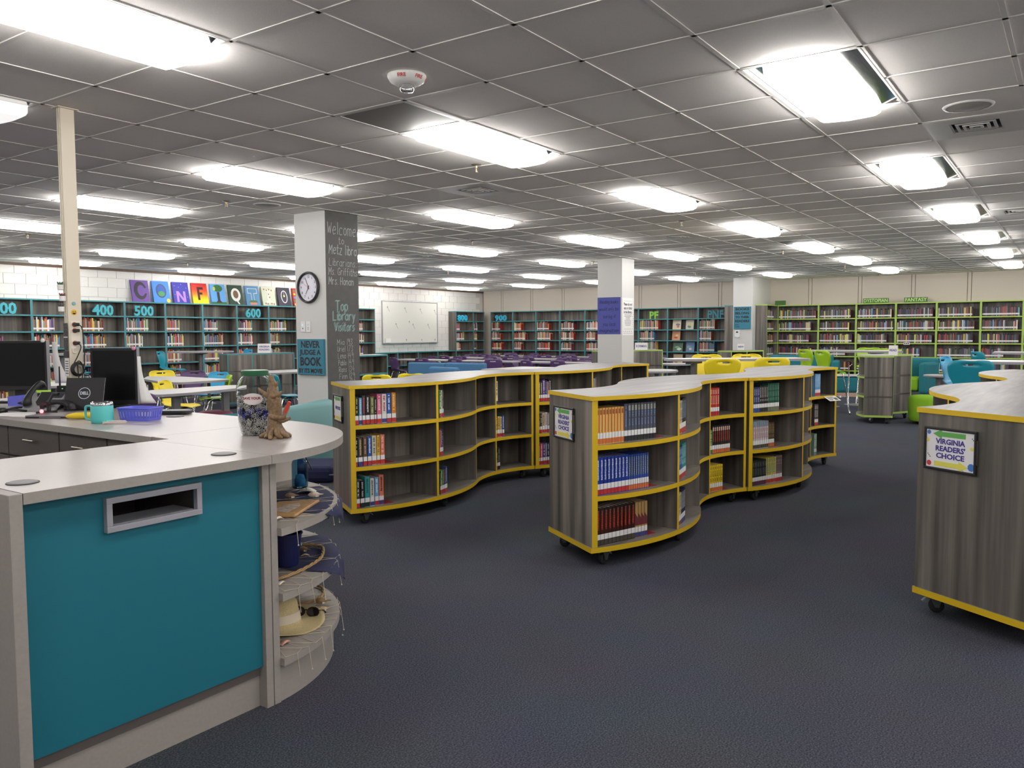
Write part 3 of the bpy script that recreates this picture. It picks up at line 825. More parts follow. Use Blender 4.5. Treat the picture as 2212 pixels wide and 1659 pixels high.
# framed signs on the end panels
FRAME = mat('black sign frame', (28, 27, 28), .4)
SIGNW = mat('white sign card', (232, 230, 232), .55)
INK = mat('indigo sign ink', (62, 52, 140), .5)
GRN = mat('green sign ink', (98, 172, 82), .5)
YLS = mat('yellow sign ink', (226, 218, 92), .5)
BLS = mat('blue sign ink', (62, 120, 196), .5)
RDS = mat('red sign ink', (206, 56, 62), .5)
def end_sign(case, words, label, w=.29, h=.215, zc=.885, off=0.0, sh=1.0):
    p, a = upt(.012, off)
    n = R_(WAVES[case][2]) + a
    t = thing('wall_sign', label, 'sign', (0, 0, 0))
    L = wloc(case, (p.x, p.y), zc)
    # panel faces backwards along the heading: local -y = -heading
    t.location = (L[0] - math.cos(n) * .004, L[1] - math.sin(n) * .004, L[2]); t.rotation_euler = (0, 0, n - PI / 2)
    b = MB(); f = .013
    b.box(-w / 2, w / 2, -.012, 0, h / 2 - f, h / 2); b.box(-w / 2, w / 2, -.012, 0, -h / 2, -h / 2 + f); b.box(-w / 2, -w / 2 + f, -.012, 0, -h / 2 + f, h / 2 - f); b.box(w / 2 - f, w / 2, -.012, 0, -h / 2 + f, h / 2 - f)
    b.obj('frame', FRAME, t, bevel=.003)
    b = MB(); b.box(-w / 2 + f, w / 2 - f, -.006, 0, -h / 2 + f, h / 2 - f); b.obj('card', SIGNW, t)
    def arrow(x0, x1, z, m):
        s = 1 if x1 > x0 else -1
        b = MB(); b.prism([(x0, -.012), (x1 - s * .05, -.012), (x1 - s * .05, -.024), (x1, 0), (x1 - s * .05, .024), (x1 - s * .05, .012), (x0, .012)][::s], 0, .0006)
        o = b.obj('arrow', m, t, (0, -.0064, z)); o.rotation_euler = (PI / 2, 0, 0); o.scale = (w / .29, h / .215, 1)
    arrow(.085, -.095, h * .35, GRN); arrow(-.085, .1, -h * .345, YLS)
    for k, wd in enumerate(words):
        text('lettering', wd, .036, INK, t, (.002, -.0066, .036 * (len(words) - 1) / 2 - k * .036 + .002), FACE_MY, .0008, .0012, width=min(w * .56, .026 * len(wd) * w / .29) if len(wd) else None)
    for (x, z, r, m) in ((-.115, -.076, .017, RDS), (.122, -.07, .024, BLS), (-.118, .08, .014, BLS), (.118, .02, .012, YLS), (-.124, .04, .012, YLS)):
        b = MB(); b.lathe([(.0001, 0), (r * .8, 0), (r * .8, .0006), (.0001, .0006)], 9, cap=False)
        x = max(-w / 2 + f + r * .6, min(w / 2 - f - r * .6, x * w / .29)); z = max(-h / 2 + f + r * .7, min(h / 2 - f - r * .7, z * h / .215))
        o = b.obj('paint_splash', m, t, (x, -.0062, z)); o.rotation_euler = (PI / 2, 0, 0)
    for k in range(9):
        b = MB(); b.lathe([(.0001, 0), (.0028, 0), (.0028, .0006), (.0001, .0006)], 7, cap=False)
        o = b.obj('ink_dot', FRAME, t, ((-.122, .12, .07)[k % 3] * w / .29 + (k // 3) * .006, -.0062, (-.03, .07, -.088)[k % 3] - (k // 3) * .007)); o.rotation_euler = (PI / 2, 0, 0)
    b = MB(); b.box(w / 2 + .002, w / 2 + .005, -.012, 0, -h * .25, h * .3); b.obj('side_clip', CHROME, t)
    return t
end_sign('M1', ['VIRGINIA', "READERS'", 'CHOICE'], "framed VIRGINIA READERS' CHOICE sign on the middle bookcase end", zc=.868, off=.07)
end_sign('R1', ['VIRGINIA', "READERS'", 'CHOICE'], "framed VIRGINIA READERS' CHOICE sign on the right bookcase end", zc=.868, off=.115)
end_sign('L1', ['NEW BOOKS'], 'framed NEW BOOKS sign on the left bookcase end', zc=.868, off=.06)
# card clipped to a shelf edge
p, a = upt(3.72, -UD / 2 - .03)
t = thing('shelf_card', 'white printed card hanging from the shelf edge of the far bookcase', 'card', wloc('M2', p, .745), R_(WAVES['M2'][2]) + a)
b = MB(); b.box(-.09, .09, -.07, .02, 0, .0016, 0, Matrix.Rotation(R_(28), 4, 'X')); b.obj('card', PAPER, t)
b = MB()
for k in range(3): b.box(-.07, -.01 + k * .02, -.05 + k * .022, -.04 + k * .022, .0017, .0022, 0, Matrix.Rotation(R_(28), 4, 'X'))
b.box(.02, .07, -.055, -.01, .0017, .0022, 0, Matrix.Rotation(R_(28), 4, 'X')); b.obj('print', mat('grey print', (80, 82, 92), .6), t)

# ------------------------------------------------------------------ tall bookcases along the walls
CCA = bpy.data.materials.new('shelved book colours'); CCA.use_nodes = True
_a = CCA.node_tree.nodes.new('ShaderNodeVertexColor'); _a.layer_name = 'Col'
CCA.node_tree.links.new(_a.outputs['Color'], CCA.node_tree.nodes['Principled BSDF'].inputs['Base Color'])
CCA.node_tree.nodes['Principled BSDF'].inputs['Roughness'].default_value = .5
ALLB = {'v': [], 'f': [], 'c': []}
def allbox(T, x0, x1, y0, y1, z0, z1, rgb):
    o = len(ALLB['v'])
    for z in (z0, z1):
        for y in (y0, y1):
            for x in (x0, x1): ALLB['v'].append(tuple(T @ Vector((x, y, z))))
    for f in ((4, 5, 7, 6), (0, 1, 5, 4), (2, 6, 7, 3), (0, 4, 6, 2), (1, 3, 7, 5), (0, 2, 3, 1)):
        ALLB['f'].append(tuple(i + o for i in f)); ALLB['c'].append(lin(rgb))
def case_meshes(w, h, d, tops, edge):
    M = {}
    fm = {2: 1}
    b = MB(); b.box(0, .021, 0, d, 0, h - .022, 0, None, fm); M['l'] = b.mesh('side_panel', [W_V, edge])
    b = MB(); b.box(w - .021, w, 0, d, 0, h - .022, 0, None, fm); M['r'] = b.mesh('side_panel', [W_V, edge])
    b = MB(); b.box(0, w, -.006, d, h - .026, h, 1, None, {0: 0}); M['t'] = b.mesh('top', [W_D, edge])
    b = MB(); b.box(.021, w - .021, d - .012, d - .001, .1, h - .026); M['b'] = b.mesh('back_panel', W_V)
    b = MB(); b.box(.021, w - .021, .02, .04, 0, tops[-1] - .03); M['k'] = b.mesh('kick_board', [W_V])
    M['s'] = []
    for z in tops:
        b = MB(); b.box(.021, w - .021, .002, d - .012, z - .028, z, 0, None, fm); M['s'].append(b.mesh('shelf', [W_D, edge]))
    return M
CMC = {}
def wall_case(label, x, y, rz, w, h, d, tops, edge, group):
    k = (round(w, 3), h, d, tuple(tops), edge.name)
    if k not in CMC: CMC[k] = case_meshes(w, h, d, tops, edge)
    M = CMC[k]
    t = thing('bookcase', label, 'bookcase', (x, y, 0), rz, group)
    mobj('side_panel', M['l'], t); mobj('side_panel', M['r'], t); mobj('top', M['t'], t); mobj('back_panel', M['b'], t); mobj('kick_board', M['k'], t)
    for s in M['s']: mobj('shelf', s, t)
    return t
PAL_L = [(178, 70, 60), (214, 196, 150), (70, 120, 170), (222, 190, 90), (60, 66, 100), (120, 150, 90), (196, 120, 70), (224, 222, 214), (110, 60, 70), (90, 150, 160), (52, 50, 54), (150, 96, 120), (206, 84, 76), (98, 100, 70)]
PAL_D = [(58, 56, 58), (74, 70, 72), (96, 62, 58), (46, 52, 70), (120, 116, 112), (150, 84, 70), (64, 78, 66), (200, 190, 176), (86, 96, 120), (48, 46, 44), (110, 96, 80), (170, 60, 56), (66, 60, 84), (126, 170, 190), (206, 200, 90)]
rb = random.Random(21)
WALL_IND = [0]
def fill(x, y, rz, w, d, z, fill_, pal, tr, hr, ind=None, endcol=None):
    T_ = Matrix.Translation((x, y, 0)) @ Matrix.Rotation(rz, 4, 'Z')
    c = .03; idx = 0
    while c < .021 + fill_ * (w - .05):
        t = rb.uniform(*tr); h = rb.uniform(*hr); col = rb.choice(pal)
        col = tuple(max(10, min(245, v + rb.randint(-14, 14))) for v in col)
        if ind is not None and NBOOK[0] < 298:
            idx += 1
            p = T_ @ Vector((c + t / 2, .03, z))
            near = min(CN, key=lambda n: sum((a - b_) ** 2 for a, b_ in zip(CN[n], col)))
            book(p, rz, t, h, .17, col, f'{near} book, {ORD[min(idx - 1, 21)]} from left, {ind}', 'books on the left wall bookcases', ())
        else:
            allbox(T_, c, c + t - .001, .03, .2, z, z + h, col)
            zz = .035 if h > .18 else .02
            allbox(T_, c + .001, c + t - .002, .0285, .03, z + zz, z + zz + .035, (232, 232, 230))
        c += t
    if endcol: allbox(T_, c + .004, c + .009, .04, .17, z, z + .2, endcol); allbox(T_, c + .009, c + .07, .04, .17, z, z + .003, endcol)
    return c
LT = [1.845, 1.524, 1.19, .833, .49, .13]
BT = [1.835, 1.52, 1.205, .88, .5, .13]
RT = [1.785, 1.468, 1.15, .807, .44, .13]
YF, XF, CH, DEP = 16.54, 22.2, 2.15, .31
NUM = {}
edges = [16.967 - .931 * k for k in range(13)][::-1]
names = {0: 'behind the left computer monitor', 1: 'holding the three hundred numerals', 2: 'behind the cream power pole', 3: 'holding the four hundred numerals', 4: 'holding the five hundred numerals', 5: 'under the orange F canvas', 6: 'under the tree canvas', 7: 'holding the six hundred numerals', 8: 'just left of the chalkboard column', 9: 'behind the chalkboard column left half', 10: 'behind the chalkboard column right half', 11: 'just right of the chalkboard column'}
for k in range(12):
    x = edges[k]
    wall_case(f'tall teal edged grey bookcase on the left wall {names[k]}', x, YF, 0, .929, CH, DEP, LT, TEAL, 'teal bookcases along the left wall')
    for r, z in enumerate(LT[1:]):
        if 9 <= k <= 10: continue
        ind = None
        if (k, r) in ((3, 0), (4, 0), (3, 1)): ind = f'{("second", "third")[r]} shelf of bookcase with {("four", "five")[k - 3]} hundred numerals'
        fill(x, YF, 0, .929, DEP, z, rb.uniform(.34, .62), PAL_L, (.011, .026), (.2, .285), ind)
for k in range(4):
    x = 16.975 + k * .92
    wall_case(f'low teal bookcase under the whiteboard, {ORD[k]} from the chalkboard column', x, YF, 0, .918, .885, DEP, [.5, .13], TEAL, 'low teal bookcases under the whiteboard')
    if k == 3: fill(x, YF, 0, .918, DEP, .5, .4, PAL_L, (.014, .03), (.2, .28))
for k in range(2):
    x = 20.655 + k * .93
    wall_case(f'teal edged bookcase at the far corner, {("holding the eight hundred numerals", "left of the corner")[k]}', x, YF, 0, .928 if k == 0 else .6, CH, DEP, BT, TEAL, 'teal bookcases at the far corner')
    for z in BT[1:]: fill(x, YF, 0, .9 if k == 0 else .55, DEP, z, rb.uniform(.2, .5), PAL_L, (.016, .03), (.2, .28))
ye = [16.30, 15.385, 14.48, 13.575, 12.66, 11.745, 10.83, 9.895, 8.957, 8.04]
bn = ['holding the nine hundred numerals', 'second from the nine hundred numerals', 'third from the nine hundred numerals', 'fourth from the nine hundred numerals', 'fifth from the nine hundred numerals', 'left of the white column', 'behind the white column', 'holding the green PF letters', 'with face out picture books', 'holding the PNF letters']
for k in range(9):
    w = ye[k] - ye[k + 1]
    nm = bn[k] if k < 6 else bn[k + 1]
    wall_case(f'teal edged bookcase on the back wall {nm}', XF, ye[k], -PI / 2, w - .002, CH, DEP, BT, TEAL, 'teal bookcases along the back wall')
    for z in BT[1:]:
        if k == 7: continue
        if k in (6, 8): fill(XF, ye[k], -PI / 2, w, DEP, z, rb.uniform(.4, .78) if k == 6 else rb.uniform(.3, .6), [(206, 196, 170), (90, 150, 120), (196, 84, 60), (70, 110, 160), (224, 196, 90), (110, 70, 90), (60, 60, 64)], (.009, .018), (.23, .3), None)
        else: fill(XF, ye[k], -PI / 2, w, DEP, z, rb.uniform(.3, .6), [(196, 190, 176), (170, 70, 60), (120, 60, 56), (214, 200, 170), (150, 120, 90), (206, 120, 70), (60, 56, 60), (120, 150, 170)], (.016, .032), (.21, .28), None, (150, 40, 40))
yr = [6.706, 5.643, 4.712, 3.783, 2.874, 1.94, 1.085, .16]
rn_ = ['right of the pilaster', 'second right of the pilaster', 'under the DYSTOPIAN sign', 'under the FANTASY sign', 'right of the FANTASY sign', 'second right of the FANTASY sign', 'third right of the FANTASY sign']
for k in range(7):
    w = yr[k] - yr[k + 1]
    wall_case(f'lime edged bookcase on the back wall {rn_[k]}', XF, yr[k], -PI / 2, w - .002, CH, DEP, RT, LIME, 'lime bookcases along the back wall')
    for r, z in enumerate(RT):
        if r == 5 and k > 2: continue
        fill(XF, yr[k], -PI / 2, w, DEP, z, rb.uniform(.78, .96) if r < 3 else rb.uniform(.55, .92), PAL_D, (.018, .036), (.19, .235), None, (110, 32, 36))
# return cases against the pilaster
t = wall_case('narrow lime edged bookcase turned against the pilaster side', 21.25, 6.69, 0, .92, CH, .3, RT, LIME, 'bookcases against the pilaster')
for z in RT: fill(21.25, 6.69, 0, .9, .3, z, .7, PAL_D, (.02, .036), (.19, .235))
wall_case('narrow teal edged bookcase turned away, left of the pilaster', 22.18, 7.84, PI, .9, CH, .3, BT, TEAL, 'bookcases against the pilaster')
me = bpy.data.meshes.new('shelved_books')
me.from_pydata(ALLB['v'], [], ALLB['f'])
ca = me.color_attributes.new('Col', 'FLOAT_COLOR', 'CORNER')
buf = []
for p_, c_ in zip(me.polygons, ALLB['c']): buf += [*c_, 1.0] * p_.loop_total
ca.data.foreach_set('color', buf)
me.materials.append(CCA)
o = mobj('shelved_books', me); tag(o, 'rows of library books filling the wall bookcases', 'books', None, 'stuff')

# numerals and letters standing in the top compartments
NTEAL = mat('teal numerals', (70, 176, 190), .5)
NCYAN = mat('cyan numerals', (62, 178, 214), .5)
NGREEN = mat('lime letters', (132, 200, 70), .5)
DTEAL = mat('deep teal letters', (46, 128, 146), .5)
def numerals(body, x, y, z, rz, m, size, label, w=None):
    me = text_mesh(body, size, .03, .010, spacing=1.02)
    me.materials.append(m)
    zs = [v.co.y for v in me.vertices]; lo = min(zs)
    o = mobj('section_letters', me, None, (x, y, z - lo)); o.rotation_euler = (PI / 2, 0, rz)
    if w:
        xs = [v.co.x for v in me.vertices]; o.scale = (w / (max(xs) - min(xs)), 1, 1)
    tag(o, label, 'letters', 'section letters on the bookcases')
for body, x in (('300', 7.18), ('400', 9.08), ('500', 9.975), ('600', 12.81)):
    numerals(body, x, YF + .05, LT[0], 0, NTEAL, .29, f'teal numerals {dict(zip("3456", ("three", "four", "five", "six")))[body[0]]} hundred standing on a left wall bookcase', .44)
numerals('800', 21.05, YF + .05, BT[0], 0, NCYAN, .25, 'cyan numerals eight hundred standing in the far corner bookcase', .52)
numerals('900', XF + .05, 15.9, BT[0], -PI / 2, NCYAN, .25, 'cyan numerals nine hundred standing in the back wall bookcase', .48)
numerals('PF', XF + .05, 10.35, BT[0], -PI / 2, NGREEN, .29, 'lime letters PF standing in a teal back wall bookcase', .28)
numerals('PNF', XF + .05, 8.46, BT[0], -PI / 2, DTEAL, .29, 'teal letters PNF standing in the back wall bookcase', .46)
# signs standing on the lime cases
SG = mat('lime sign board', (70, 112, 50), .5)
SGL = mat('lime sign letters', (196, 228, 140), .5)
for body, y, w in (('DYSTOPIAN', 4.27, .6), ('FANTASY', 3.35, .52), ('', 6.66, .28)):
    t = thing('section_sign', f'dark green {body} sign standing on top of the lime bookcases' if body else 'small lime sign block on the bookcase against the pilaster', 'sign', (XF + .06, y, CH), -PI / 2)
    b = MB(); b.box(-w / 2, w / 2, 0, .02, 0, .125); b.obj('board', SG, t)
    b = MB(); b.box(-w / 2, w / 2, .02, .1, 0, .006); b.obj('foot', SG, t)
    if body: text('lettering', body, .12, SGL, t, (0, -.001, .063), FACE_MY, .002, .002, width=w * .93)
# a shelf label strip
t = thing('shelf_label', 'small white shelf label strip on lime shelf edge under FANTASY', 'label', (XF - .004, 3.52, 1.135), -PI / 2)
b = MB(); b.box(-.07, .07, 0, .003, -.03, .03); b.obj('card', PAPER, t)
b = MB()
for k in range(3): b.box(-.055 + k * .04, -.03 + k * .04, -.001, 0, -.016, .016)
b.obj('print', BLACK, t)
# face-out picture books on the middle bay of the back wall
def picbook(y, z, w, h, cols, label, lean=.16):
    t = thing('picture_book', label, 'book', (XF + .11, y, z), -PI / 2)
    t.rotation_euler = (0, 0, -PI / 2)
    R0 = Matrix.Rotation(-lean, 4, 'X')
    b = MB(); b.box(-w / 2, w / 2, 0, .012, 0, h, 0, R0); b.obj('cover', bcol(cols[0]), t)
    r = random.Random(int(y * 100 + z * 10))
    for k, c in enumerate(cols[1:]):
        b = MB()
        cx, cz = r.uniform(-w * .2, w * .2), h * (.28 + .22 * k) ; rx, rz_ = w * r.uniform(.2, .3), h * r.uniform(.1, .16)
        pts = [(cx + rx * math.cos(a) * r.uniform(.7, 1.1), cz + rz_ * math.sin(a) * r.uniform(.7, 1.1)) for a in [2 * PI * q / 9 for q in range(9)]]
        b.add([tuple(R0 @ Vector((x, -.0008 - .0004 * k, q))) for x, q in pts], [tuple(range(9))])
        b.obj('cover_picture', bcol(c), t)
for a in ((9.66, BT[1], .26, .29, ((214, 204, 178), (190, 110, 80), (120, 110, 120)), 'cream face-out picture book in the upper teal bay'),
          (9.26, BT[1], .24, .28, ((196, 196, 176), (90, 130, 150), (206, 190, 90)), 'blue and yellow face-out picture book in the upper teal bay'),
          (9.68, BT[2], .25, .29, ((206, 146, 104), (176, 70, 56), (224, 190, 150)), 'orange face-out picture book on the third teal shelf'),
          (9.62, BT[3], .3, .26, ((70, 110, 86), (196, 206, 196), (130, 160, 130)), 'green face-out picture book on the fourth teal shelf'),
          (9.24, BT[3], .25, .28, ((96, 130, 176), (206, 196, 160), (120, 150, 160)), 'blue and sand face-out picture book on the fourth shelf'),
          (9.62, BT[4], .28, .3, ((206, 190, 150), (150, 110, 80)), 'tan face-out picture book low in the teal bay'),
          (9.26, BT[4], .26, .3, ((150, 146, 142), (200, 196, 190)), 'grey face-out picture book low in the teal bay'),
          (8.16, BT[3], .24, .3, ((130, 50, 40), (150, 90, 60), (70, 40, 36)), 'brown face-out book at the bay end left of the pilaster')): picbook(*a)

# ------------------------------------------------------------------ short curved mobile cases
def curved_case(label, B, depth, edge, side, h=1.067, open_front=True, cen=.0, topm=None):
    """B = three points along the flat-panelled back; the open front bulges out on the given side (+1 left)"""
    B = [Vector(p) for p in B]
    t = thing('curved_bookcase', label, 'bookcase', (B[1].x, B[1].y, 0))
    B = [p - Vector((t.location.x, t.location.y)) for p in B]
    d1 = (B[1] - B[0]).normalized(); d2 = (B[2] - B[1]).normalized()
    n1 = Vector((-d1.y, d1.x)) * side; n2 = Vector((-d2.y, d2.x)) * side
    F0 = B[0] + n1 * depth; F2 = B[2] + n2 * depth; Fm = B[1] + (n1 + n2).normalized() * (depth * (1.12 + cen))
    ctrl = 2 * Fm - (F0 + F2) / 2
    F = [F0 * (1 - u) ** 2 + ctrl * 2 * u * (1 - u) + F2 * u * u for u in [k / 14 for k in range(15)]]
    def bk(u): return B[0].lerp(B[1], u * 2) if u <= .5 else B[1].lerp(B[2], u * 2 - 1)
    Bk = [bk(k / 14) for k in range(15)]
    A_, B_ = (F, Bk) if side < 0 else (Bk, F)
    def slab(name, z0, z1, fr, ba, top):
        b = MB(); b.strip([tuple(p) for p in A_], [tuple(p) for p in B_], z0, z1, 0, fr, ba, 1, 1)
        b.obj(name, [top, edge], t, fix=True)
    slab('top', h - .026, h, 1, 1, topm or W_H); slab('base', .098, .13, 1, 1, W_D)
    for k in range(2):
        z = .13 + (h - .156) * (k + 1) / 3
        ff = [tuple(p) for p in (F if side < 0 else Bk)]; bb = [tuple(p) for p in (Bk if side < 0 else F)]
        b = MB(); b.strip(ff, bb, z - .028, z, 0, 1 if side < 0 else 0, 0 if side < 0 else 1, 0, 0); b.obj('shelf', [W_D, edge], t, fix=True)
    for i in range(2):
        p, q = B[i], B[i + 1]; n = (n1, n2)[i]
        b = MB(); b.prism([tuple(p), tuple(q), tuple(q + n * .018), tuple(p + n * .018)], .13, h - .026); b.obj('back_panel', W_V, t, fix=True)
    for nm, p, q, dd in (('end_panel', B[0], F0, d1), ('end_panel', B[2], F2, -d2), ('divider', B[1], Vector(F[7]), d1)):
        b = MB(); b.prism([tuple(p), tuple(q), tuple(q + dd * .022), tuple(p + dd * .022)], .13, h - .026, 1, [0, 1, 0, 1]); b.obj(nm, [W_V, edge], t, fix=True)
    b = MB(); w_ = .012
    if not side == 0:
        for p, dd, n in ((B[0], d1, n1), (B[2], -d2, n2)):
            b.prism([tuple(p - n * .003), tuple(p + dd * .022 - n * .003), tuple(p + dd * .022), tuple(p)], .13, h - .026)
        b.obj('edge_band', edge, t, fix=True)
    for p, q in ((B[0], F0), (B[2], F2)):
        for u in (.2, .8):
            c = p.lerp(q, u); c = c + (Vector((0, 0)) - c) * .08; caster(t, c.x, c.y, rnd.uniform(0, 6))
    return t
curved_case('lime edged curved bookcase with blank grey panels, standing alone in the aisle', [(13.80, 2.36), (14.35, 2.52), (14.86, 2.27)], .42, LIME, 1)
curved_case('teal edged curved bookcase turned away, VIRGINIA READERS card on top', [(9.80, 13.50), (10.28, 13.38), (11.36, 13.40)], .4, TEAL, 1)
curved_case('lime edged bookcase turned away just right of the white column', [(15.1, 8.2), (15.75, 7.85), (16.52, 7.47)], .4, LIME, 1)
curved_case('lime edged bookcase in front of the pilaster, open side facing the room', [(16.08, 6.06), (16.45, 5.9), (16.95, 5.68)], .36, LIME, -1)
curved_case('teal edged curved bookcase with red book ends right of the chalkboard column', [(9.45, 10.75), (10.15, 10.80), (11.0, 10.78)], .37, TEAL, -1, topm=mat('case top lit tone', (214, 212, 208), .3))  # top colour made paler to hold the light falling on it

# ------------------------------------------------------------------ chairs and stools
PL = {'yellow': mat('yellow chair plastic', (238, 216, 40), .38), 'purple': mat('purple chair plastic', (92, 66, 110), .4), 'blue': mat('sky blue chair plastic', (58, 170, 216), .38),
      'teal': mat('teal chair plastic', (24, 140, 160), .38), 'lime': mat('lime chair plastic', (162, 204, 34), .38)}
SHELL = {}
def shell_mesh(seat, top):
    """one-piece chair shell: broad back with a hand hole, waist, seat; front is +y"""
    k = (seat, top)
    if k in SHELL: return SHELL[k]
    H = top - seat
    prof = [(-.262, 1.0, .12, .7), (-.260, .985, .172, .8), (-.257, .955, .205, 1), (-.252, .90, .222, 1), (-.247, .84, .229, 1), (-.240, .76, .23, 1), (-.230, .64, .226, 1), (-.218, .50, .212, .95), (-.207, .36, .188, .8), (-.197, .22, .168, .6), (-.178, .09, .165, .45),
            (-.135, .01, .175, .35), (-.06, -.025, .198, .3), (.03, -.02, .213, .25), (.11, -.003, .215, .2), (.175, -.002, .208, .1), (.21, -.022, .194, 0), (.228, -.05, .178, 0)]
    NU = 12
    bm = bmesh.new(); rows = []
    for (y, zf, w, cv) in prof:
        z = seat + zf * H
        r = []
        for q in range(NU + 1):
            u = -1 + 2 * q / NU
            up = 1 if zf > .12 else 0
            yy = y + (cv * .055 * u * u if up else 0); zz = z + (0 if up else cv * .06 * u * u)
            r.append(bm.verts.new((u * w, yy, zz)))
        rows.append(r)
    for i in range(len(prof) - 1):
        for q in range(NU):
            if i == 3 and 4 <= q <= 7: continue
            if i == 4 and 5 <= q <= 6 and False: continue
            bm.faces.new((rows[i][q], rows[i][q + 1], rows[i + 1][q + 1], rows[i + 1][q]))
    bmesh.ops.recalc_face_normals(bm, faces=bm.faces)
    bmesh.ops.solidify(bm, geom=bm.faces[:], thickness=.009)
    me = bpy.data.meshes.new('seat_shell'); bm.to_mesh(me); bm.free()
    me.polygons.foreach_set('use_smooth', [True] * len(me.polygons))
    SHELL[k] = me
    return me
LEGM = {}
def leg_set(kind, seat):
    k = (kind, seat)
    if k in LEGM: return LEGM[k]
    out = []
    for sx in (-1, 1):
        for (y0, y1, ys) in ((.12, .23, .10), (-.1, -.24, -.12)):
            b = MB(); b.tube([(sx * .10, ys * .5, seat - .02), (sx * .17, ys, seat - .035), (sx * .185, (ys + y1) / 2 + .0, seat * .5), (sx * .205, y1, .012)], .0105, 8)
            f = MB(); f.tube([(sx * .205, y1, .0), (sx * .205, y1, .022)], .014, 8)
            out.append((b.mesh('leg', CHROME, True), f.mesh('foot', BLACK)))
    ring = None
    if kind == 'stool':
        b = MB(); b.tube([(-.187, .172, .30), (.187, .172, .30), (.19, -.185, .30), (-.19, -.185, .30), (-.187, .172, .30)], .008, 8); ring = b.mesh('foot_ring', CHROME, True)
    b = MB(); b.box(-.11, .11, -.08, .08, seat - .045, seat - .032); plate = b.mesh('seat_plate', BLACK)
    LEGM[k] = (out, ring, plate)
    return LEGM[k]
CHM = {}
def chair(col, x, y, face, label, group=None, kind='chair'):
    seat, top = (.455, .80) if kind == 'chair' else (.76, 1.115)
    key = (col, kind)
    if key not in CHM:
        me = shell_mesh(seat, top).copy(); me.materials.append(PL[col]); CHM[key] = me
    t = thing('classroom_chair' if kind == 'chair' else 'tall_stool', label, kind, (x, y, 0), R_(face - 90), group)
    mobj('seat_shell', CHM[key], t)
    legs, ring, plate = leg_set(kind, seat)
    for l, f in legs: mobj('foot', f, mobj('leg', l, t))
    mobj('seat_plate', plate, t)
    if ring: mobj('foot_ring', ring, t)
    return t
# ------------------------------------------------------------------ tables
def table(label, pts, h, legs, group=None, r=.08, kind='leg', cat='table'):
    cx = sum(p[0] for p in pts) / len(pts); cy = sum(p[1] for p in pts) / len(pts)
    t = thing('white_table', label, cat, (cx, cy, 0), 0, group)
    P = rounded([(p[0] - cx, p[1] - cy) for p in pts], r, 5)
    a = sum(P[i - 1][0] * P[i][1] - P[i][0] * P[i - 1][1] for i in range(len(P)))
    if a < 0: P = P[::-1]
    b = MB(); b.prism(P, h - .032, h - .003, 1, 1); b.prism([(p[0] * .985, p[1] * .985) for p in P], h - .003, h, 0, 1); b.obj('tabletop', [TABLEW, TABLEE], t, fix=True)
    for (x, y) in legs:
        x -= cx; y -= cy
        if kind == 'leg':
            b = MB(); b.tube([(x, y, .03), (x, y, h - .033)], .026, 10); b.obj('leg', STEEL, t, smooth=True)
        elif kind == 'tleg':
            b = MB(); b.box(x - .045, x + .045, y - .03, y + .03, .05, h - .06); b.box(x - .28, x + .28, y - .03, y + .03, .0, .05); b.box(x - .2, x + .2, y - .04, y + .04, h - .07, h - .033); b.obj('pedestal', STEEL, t)
        else:
            b = MB(); b.lathe([(.28, 0), (.28, .012), (.06, .03), (.042, .05), (.042, h - .07), (.14, h - .05), (.14, h - .033)], 20, 0, Matrix.Translation((x, y, 0))); b.obj('pedestal', STEEL, t, smooth=False)
    return t
def rect(cx, cy, L, W, a):
    c, s = math.cos(R_(a)), math.sin(R_(a))
    return [(cx + u * L / 2 * c - v * W / 2 * s, cy + u * L / 2 * s + v * W / 2 * c) for u, v in ((-1, -1), (1, -1), (1, 1), (-1, 1))]
def oval(cx, cy, rx, ry, a=0, n=20):
    c, s = math.cos(R_(a)), math.sin(R_(a))
    return [(cx + rx * math.cos(q) * c - ry * math.sin(q) * s, cy + rx * math.cos(q) * s + ry * math.sin(q) * c) for q in [2 * PI * k / n for k in range(n)]]
# purple classroom: three rows of three tables, chairs on both sides
rows = [(16.78, 'nearest row'), (18.75, 'middle row'), (20.75, 'far row')]
cols = [(14.5, 'left'), (12.35, 'middle'), (10.25, 'right')]
cn = 0
for rx, rn2 in rows:
    for cy, cn2 in cols:
        tt = [(rx - .18, cy + .8), (rx + .18, cy + .8), (rx - .18, cy - .8), (rx + .18, cy - .8)]
        table(f'long white classroom table, {cn2} of the {rn2} among purple chairs', rect(rx, cy, 1.8, .6, 90), .74, tt, 'classroom tables among the purple chairs', .06)
        for sx, f, w in ((-.52, 0, 'near side'), (.52, 180, 'far side')):
            for dy, e in ((.45, 'left'), (-.42, 'right')):
                jx, jy, ja = rnd.uniform(-.08, .08), rnd.uniform(-.1, .1), rnd.uniform(-22, 22)
                chair('purple', rx + sx + jx, cy + dy + jy, f + ja, f'purple chair, {w} {e} end, {cn2} table of the {rn2}', 'purple classroom chairs')
table('low white table behind the left yellow bookcase', [(12.9, 9.75), (14.35, 9.72), (14.45, 8.9), (13.1, 8.85)], .735, [(13.1, 9.6), (14.2, 9.6), (13.2, 9.0), (14.2, 9.0)])
